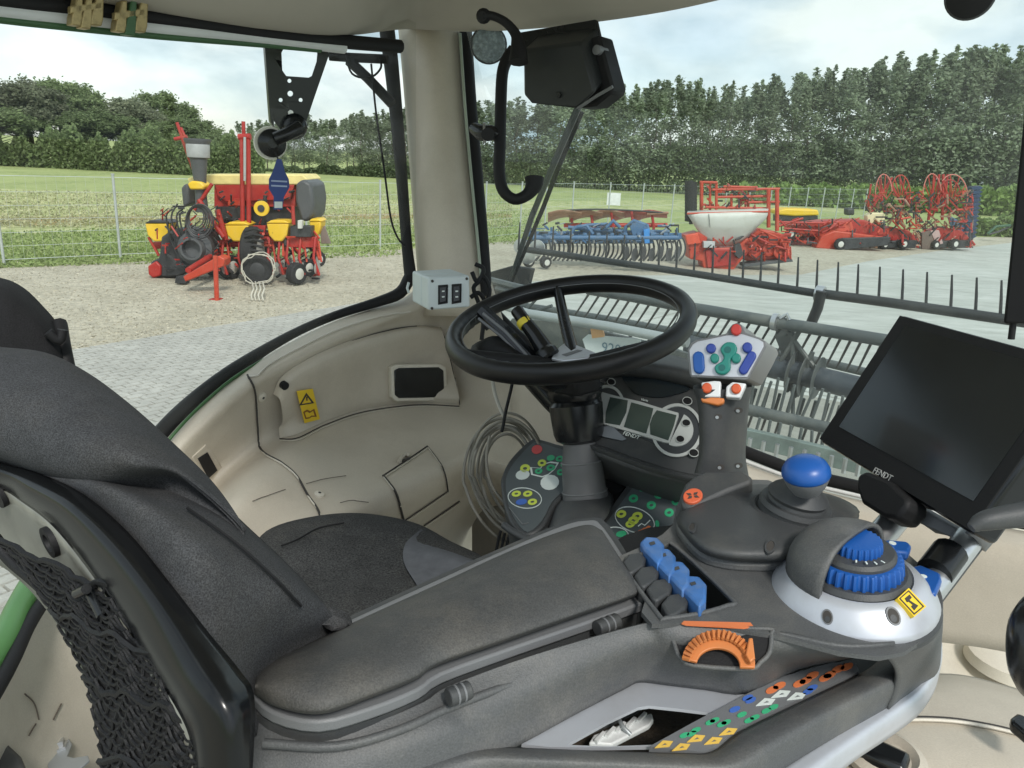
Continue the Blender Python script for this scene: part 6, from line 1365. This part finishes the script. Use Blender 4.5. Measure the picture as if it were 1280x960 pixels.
M=rake('left one of two folded red rotary rakes, beside the cream tank',1115,540,[(620,200,40,96,180,350,PKH),(700,200,45,92,200,360,MOR)],[((660,120),(560,270),.05),((640,120),(700,240),.05),((690,110),(740,240),.04),((600,130),(620,280),.04),((560,150),(545,260),.04),((740,200),(680,300),.04)],(530,190,790,450),True)
M.slab('cream_tank',[(542,300),(560,287),(620,286),(628,300),(624,330),(600,338),(580,318),(560,350),(545,345)],mat('cream_tank',(.75,.68,.42),.5),-.2,.4,bevel=.04)
M=rake('right one of two folded red rotary rakes, beside the blue toothed roller',1165,800,[(848,210,44,108,180,345,PKH),(945,210,70,105,225,400,PKH),(930,200,50,70,200,380,MRD)],[((860,110),(830,320),.06),((900,105),(895,320),.06),((920,105),(905,250),.05),((880,105),(870,280),.05),((925,110),(850,300),.04)],(770,180,1040,450),False)
M.slab('brown_flap',[(800,380),(840,370),(870,455),(800,458)],mat('brown_steel',(.16,.12,.10),.6),-.2,.06); M.slab('silver_flap',[(840,370),(880,368),(900,430),(870,440)],mat('dusty_pink_plate',(.5,.35,.33),.5),-.22,.06)
M=Mach('blue_toothed_roller','upright dark blue toothed roller folded up at the right end of the machines','roller',1212,308,Z(940,190,.265625))
for k in range(13):
    y=165+k*19; x=1058-k*2.6; M.slab('roller_tooth',[(x-22,y),(x+18,y-5),(x+32,y+4),(x+16,y+13),(x-24,y+15)],mat('dark_blue_steel',(.02,.045,.10),.5,var=.3,vs=3),0,.4,bevel=.01)
M.slab('roller_core',[(1040,160),(1075,158),(1050,400),(1010,420)],MDK,.15,.3); M.tb('roller_leg',[(1020,400,.1),(1048,438,.1)],.05,MRD)
M.slab('roller_foot',[(930,300),(1010,340),(1030,400),(960,380)],MBL,.2,.3,bevel=.02)
M=Mach('green_drawbar','small dark green implement lying in the grass behind the yard edge','implement',1240,302,Z(940,190,.265625))
M.tb('drawbar',[(1110,385,0),(1150,350,0),(1215,345,.1)],.07,mat('implement_green',(.03,.10,.05),.5)); M.tb('drawbar',[(1115,388,0),(1160,375,0),(1215,350,.2)],.05,MDK)
M=Mach('small_dark_roller','small dark roller standing near the maize between the mower and rakes','implement',1062,285,Z(940,190,.265625))
M.rc('roller_drum',445,265,485,298,MDK,0,.5,bevel=.1)
# --- header reel in front of the windscreen
hd_=thing('harvester_header','dark steel harvesting header with a tined reel just outside the windscreen','header',tuple(PF(1000,500,2.7)))
HST=mat('header_grey_paint',(.075,.09,.092),.42,var=.15,vs=6,dirt=(.3,.3,.26),ds=5,da=.4)
HDK=mat('reel_tine_black',(.014,.015,.016),.45)
def hb(nm,pts,f,r,mt=HST,seg=12,par=None): return tube(nm,[PF(x,y,f) for x,y in pts],r,mt,par or hd_,seg=seg)
def lerp2(p,q,t): return (p[0]*(1-t)+q[0]*t,p[1]*(1-t)+q[1]*t)
b1=[(652,311),(867,342),(1022,367)]; hb('reel_bar',b1,3.35,.017,mat('reel_bar_dark',(.022,.026,.027),.45)); hb('reel_bar',[(1026,367),(1110,378),(1262,400),(1420,424)],3.35,.020,MC['reel_bar_dark'])
def tine(x,y,dx,dy,f,df,r=.0075):
    A_=PF(x,y,f); B_=PF(x+dx,y-dy,f+df); tube('tine',[A_,A_.lerp(B_,.5)+UP*.006,B_],[r,r*.9,r*.6],HDK,hd_,seg=6)
xs_=[648,668,690,712,735,757,779,801,823,845,867,890,911,948-20,950,972,996,1020,1046,1071,1098,1127,1157,1188,1219,1250,1284]
for x in xs_:
    y=np.interp(x,(640,867,1022,1262,1420),(309,342,367,400,424)); h=np.interp(x,(640,1250),(34,50)); tine(x,y+2,2,h,3.35,.03,.0062)
b2=[(735,362),(790,371),(842,381),(884,388),(970,403),(1097,424),(1200,440)]; hb('reel_bar',b2,2.95,.0235)
b3=[(640,380),(700,389),(760,399),(815,409),(880,421),(960,438),(1034,454),(1085,466),(1200,486)]; hb('reel_bar',b3,3.25,.018)
for k in range(38):
    x=738+k*12.6; 
    if x>1190: break
    y=np.interp(x,[q[0] for q in b2],[q[1] for q in b2])+2; dx=-20; x3=x-20; y3=np.interp(x3,[q[0] for q in b3],[q[1] for q in b3])+3
    tube('tine',[PF(x,y,2.95),PF(x3,y3,3.2)],[.006,.004],HDK,hd_,seg=6)
b4=[(915,508),(944,514),(1030,534),(1120,555)]; hb('reel_bar',b4,2.70,.022)
for k in range(9):
    x=925+k*17; y=np.interp(x,[q[0] for q in b4],[q[1] for q in b4]); tube('tine',[PF(x,y,2.70),PF(x-10,y+28,2.8)],[.006,.004],HDK,hd_,seg=6)
# auger drum with flights
da_=[PF(860,432,3.0),PF(1130,500,3.0)]; tube('auger_drum',da_,.046,mat('auger_blue_grey',(.06,.075,.09),.4,var=.2,vs=6,dirt=(.25,.25,.22),ds=6,da=.4),hd_,seg=20)
ad=(da_[1]-da_[0]).normalized()
for k in range(2):
    st_=da_[0].lerp(da_[1],.52-.25*k)
    for j in range(3): lathe('auger_flight',st_+ad*.05*j,ad,[(.06,0),(.085,.003),(.085,.006),(.06,.006)],HST,hd_,seg=24)
# spider plates and links
for dx in (6,):
    prism('spider_plate',[PF(x+dx,y,3.0+dx*.002) for x,y in ((968,398),(984,400),(990,430),(1000,448),(990,470),(1000,490),(985,500),(975,470),(970,440),(962,420))],FW*.012,HST,hd_,bevel=.002)
    for a,b in (((972,405),(1020,470)),((1000,402),(966,458)),((985,420),(985,530)),((1010,440),(990,495)),((968,450),(935,470))): hb('spider_arm',[(a[0]+dx,a[1]),(b[0]+dx,b[1])],2.98,.009,HST,6)
hb('reel_link',[(1027,364),(1022,385),(1014,404)],3.3,.022,HDK,8); hb('bar_clamp',[(1020,366),(1030,368)],3.34,.034,ALU); hb('bar_clamp',[(966,402),(972,403)],2.94,.034,ALU); hb('clamp_bolt',[(975,398),(984,393),(986,400)],2.94,.008,ALU,6)
for k in range(8):
    x=945+k*15; hb('finger',[(x,486+k*3),(x-6,506+k*3)],2.85,.007,HST,6)
rnd=random.Random(8)
pale=mat('pale_slat_grey',(.13,.15,.15),.4,metal=.3)
for k in range(16): x=936+k*10; hb('pale_slat',[(x+rnd.uniform(-3,3),466+k*2.2+rnd.uniform(-6,6)),(x-12+rnd.uniform(-4,4),508+k*2.4+rnd.uniform(-4,4))],2.83,.006,pale,5)
for k in range(10): x=950+k*13; hb('pale_slat',[(x,522+k*3.2),(x-4+rnd.uniform(-4,4),548+k*3.2)],2.62,.006,pale,5)
# rear tray and glassy shield at the bottom
prism('header_trough',[PF(x,y,2.55) for x,y in ((900,530),(960,543),(1080,572),(1200,600),(1200,622),(1070,592),(940,560),(900,548))],FW*.03,mat('trough_grey_green',(.22,.28,.26),.3,metal=.2,var=.3,vs=12),hd_,bevel=.003)
for k in range(9): x=938+k*17; hb('trough_finger',[(x,548+k*3.6),(x-3,566+k*3.6)],2.5,.008,ALU,6)
# header frame, side light bar and sticker behind the wheel
hb('frame_tube',[(600,372),(660,392),(760,408),(860,428)],2.65,.020,mat('bright_frame_grey',(.38,.42,.42),.35,metal=.3))
prism('frame_panel',[PF(x,y,2.72) for x,y in ((640,398),(700,402),(830,432),(860,442),(860,462),(760,452),(650,440),(618,425))],FW*.02,HST,hd_,bevel=.003)
SPn=Pl(PF(780,436,2.68),-FW)
plate('white_sticker',SPn,[(728,424),(735,418),(800,424),(806,446),(750,446),(734,442)],mat('sticker_white',(.62,.68,.68),.4),hd_,t=.004)
text('lettering','9200',SPn,768,437,790,440.5,14,mat('print_grey_blue',(.16,.26,.32),.5),hd_,up=.002)
plate('orange_reflector',SPn,[(738,411),(752,409),(755,421),(740,423)],mat('reflector_orange',(.75,.42,.20),.4),hd_,t=.01,up=.004)
for a,b,r in (((660,385),(640,420),.01),((690,382),(650,395),.008),((672,372),(648,400),.008),((620,360),(668,372),.012),((612,350),(660,362),.018)): hb('frame_rod',[a,b],3.0,r,HST,6)
prism('side_shield',[PF(x,y,3.3) for x,y in ((612,340),(640,332),(664,336),(655,372),(615,368))],FW*.04,HDK,hd_,bevel=.005)
for x,y in ((652,300),(660,312),(672,302)): lathe('reel_end_disc',PF(x,y+8,3.45),-FW+RT*.3,[(0,0),(.045,.0),(.045,.012),(0,.015)],ALU,hd_,seg=16)
for k in range(7): hb('frame_arm',[(700+k*25,392+k*4.5),(690+k*24,402+k*5)],2.9,.007,HDK,6)
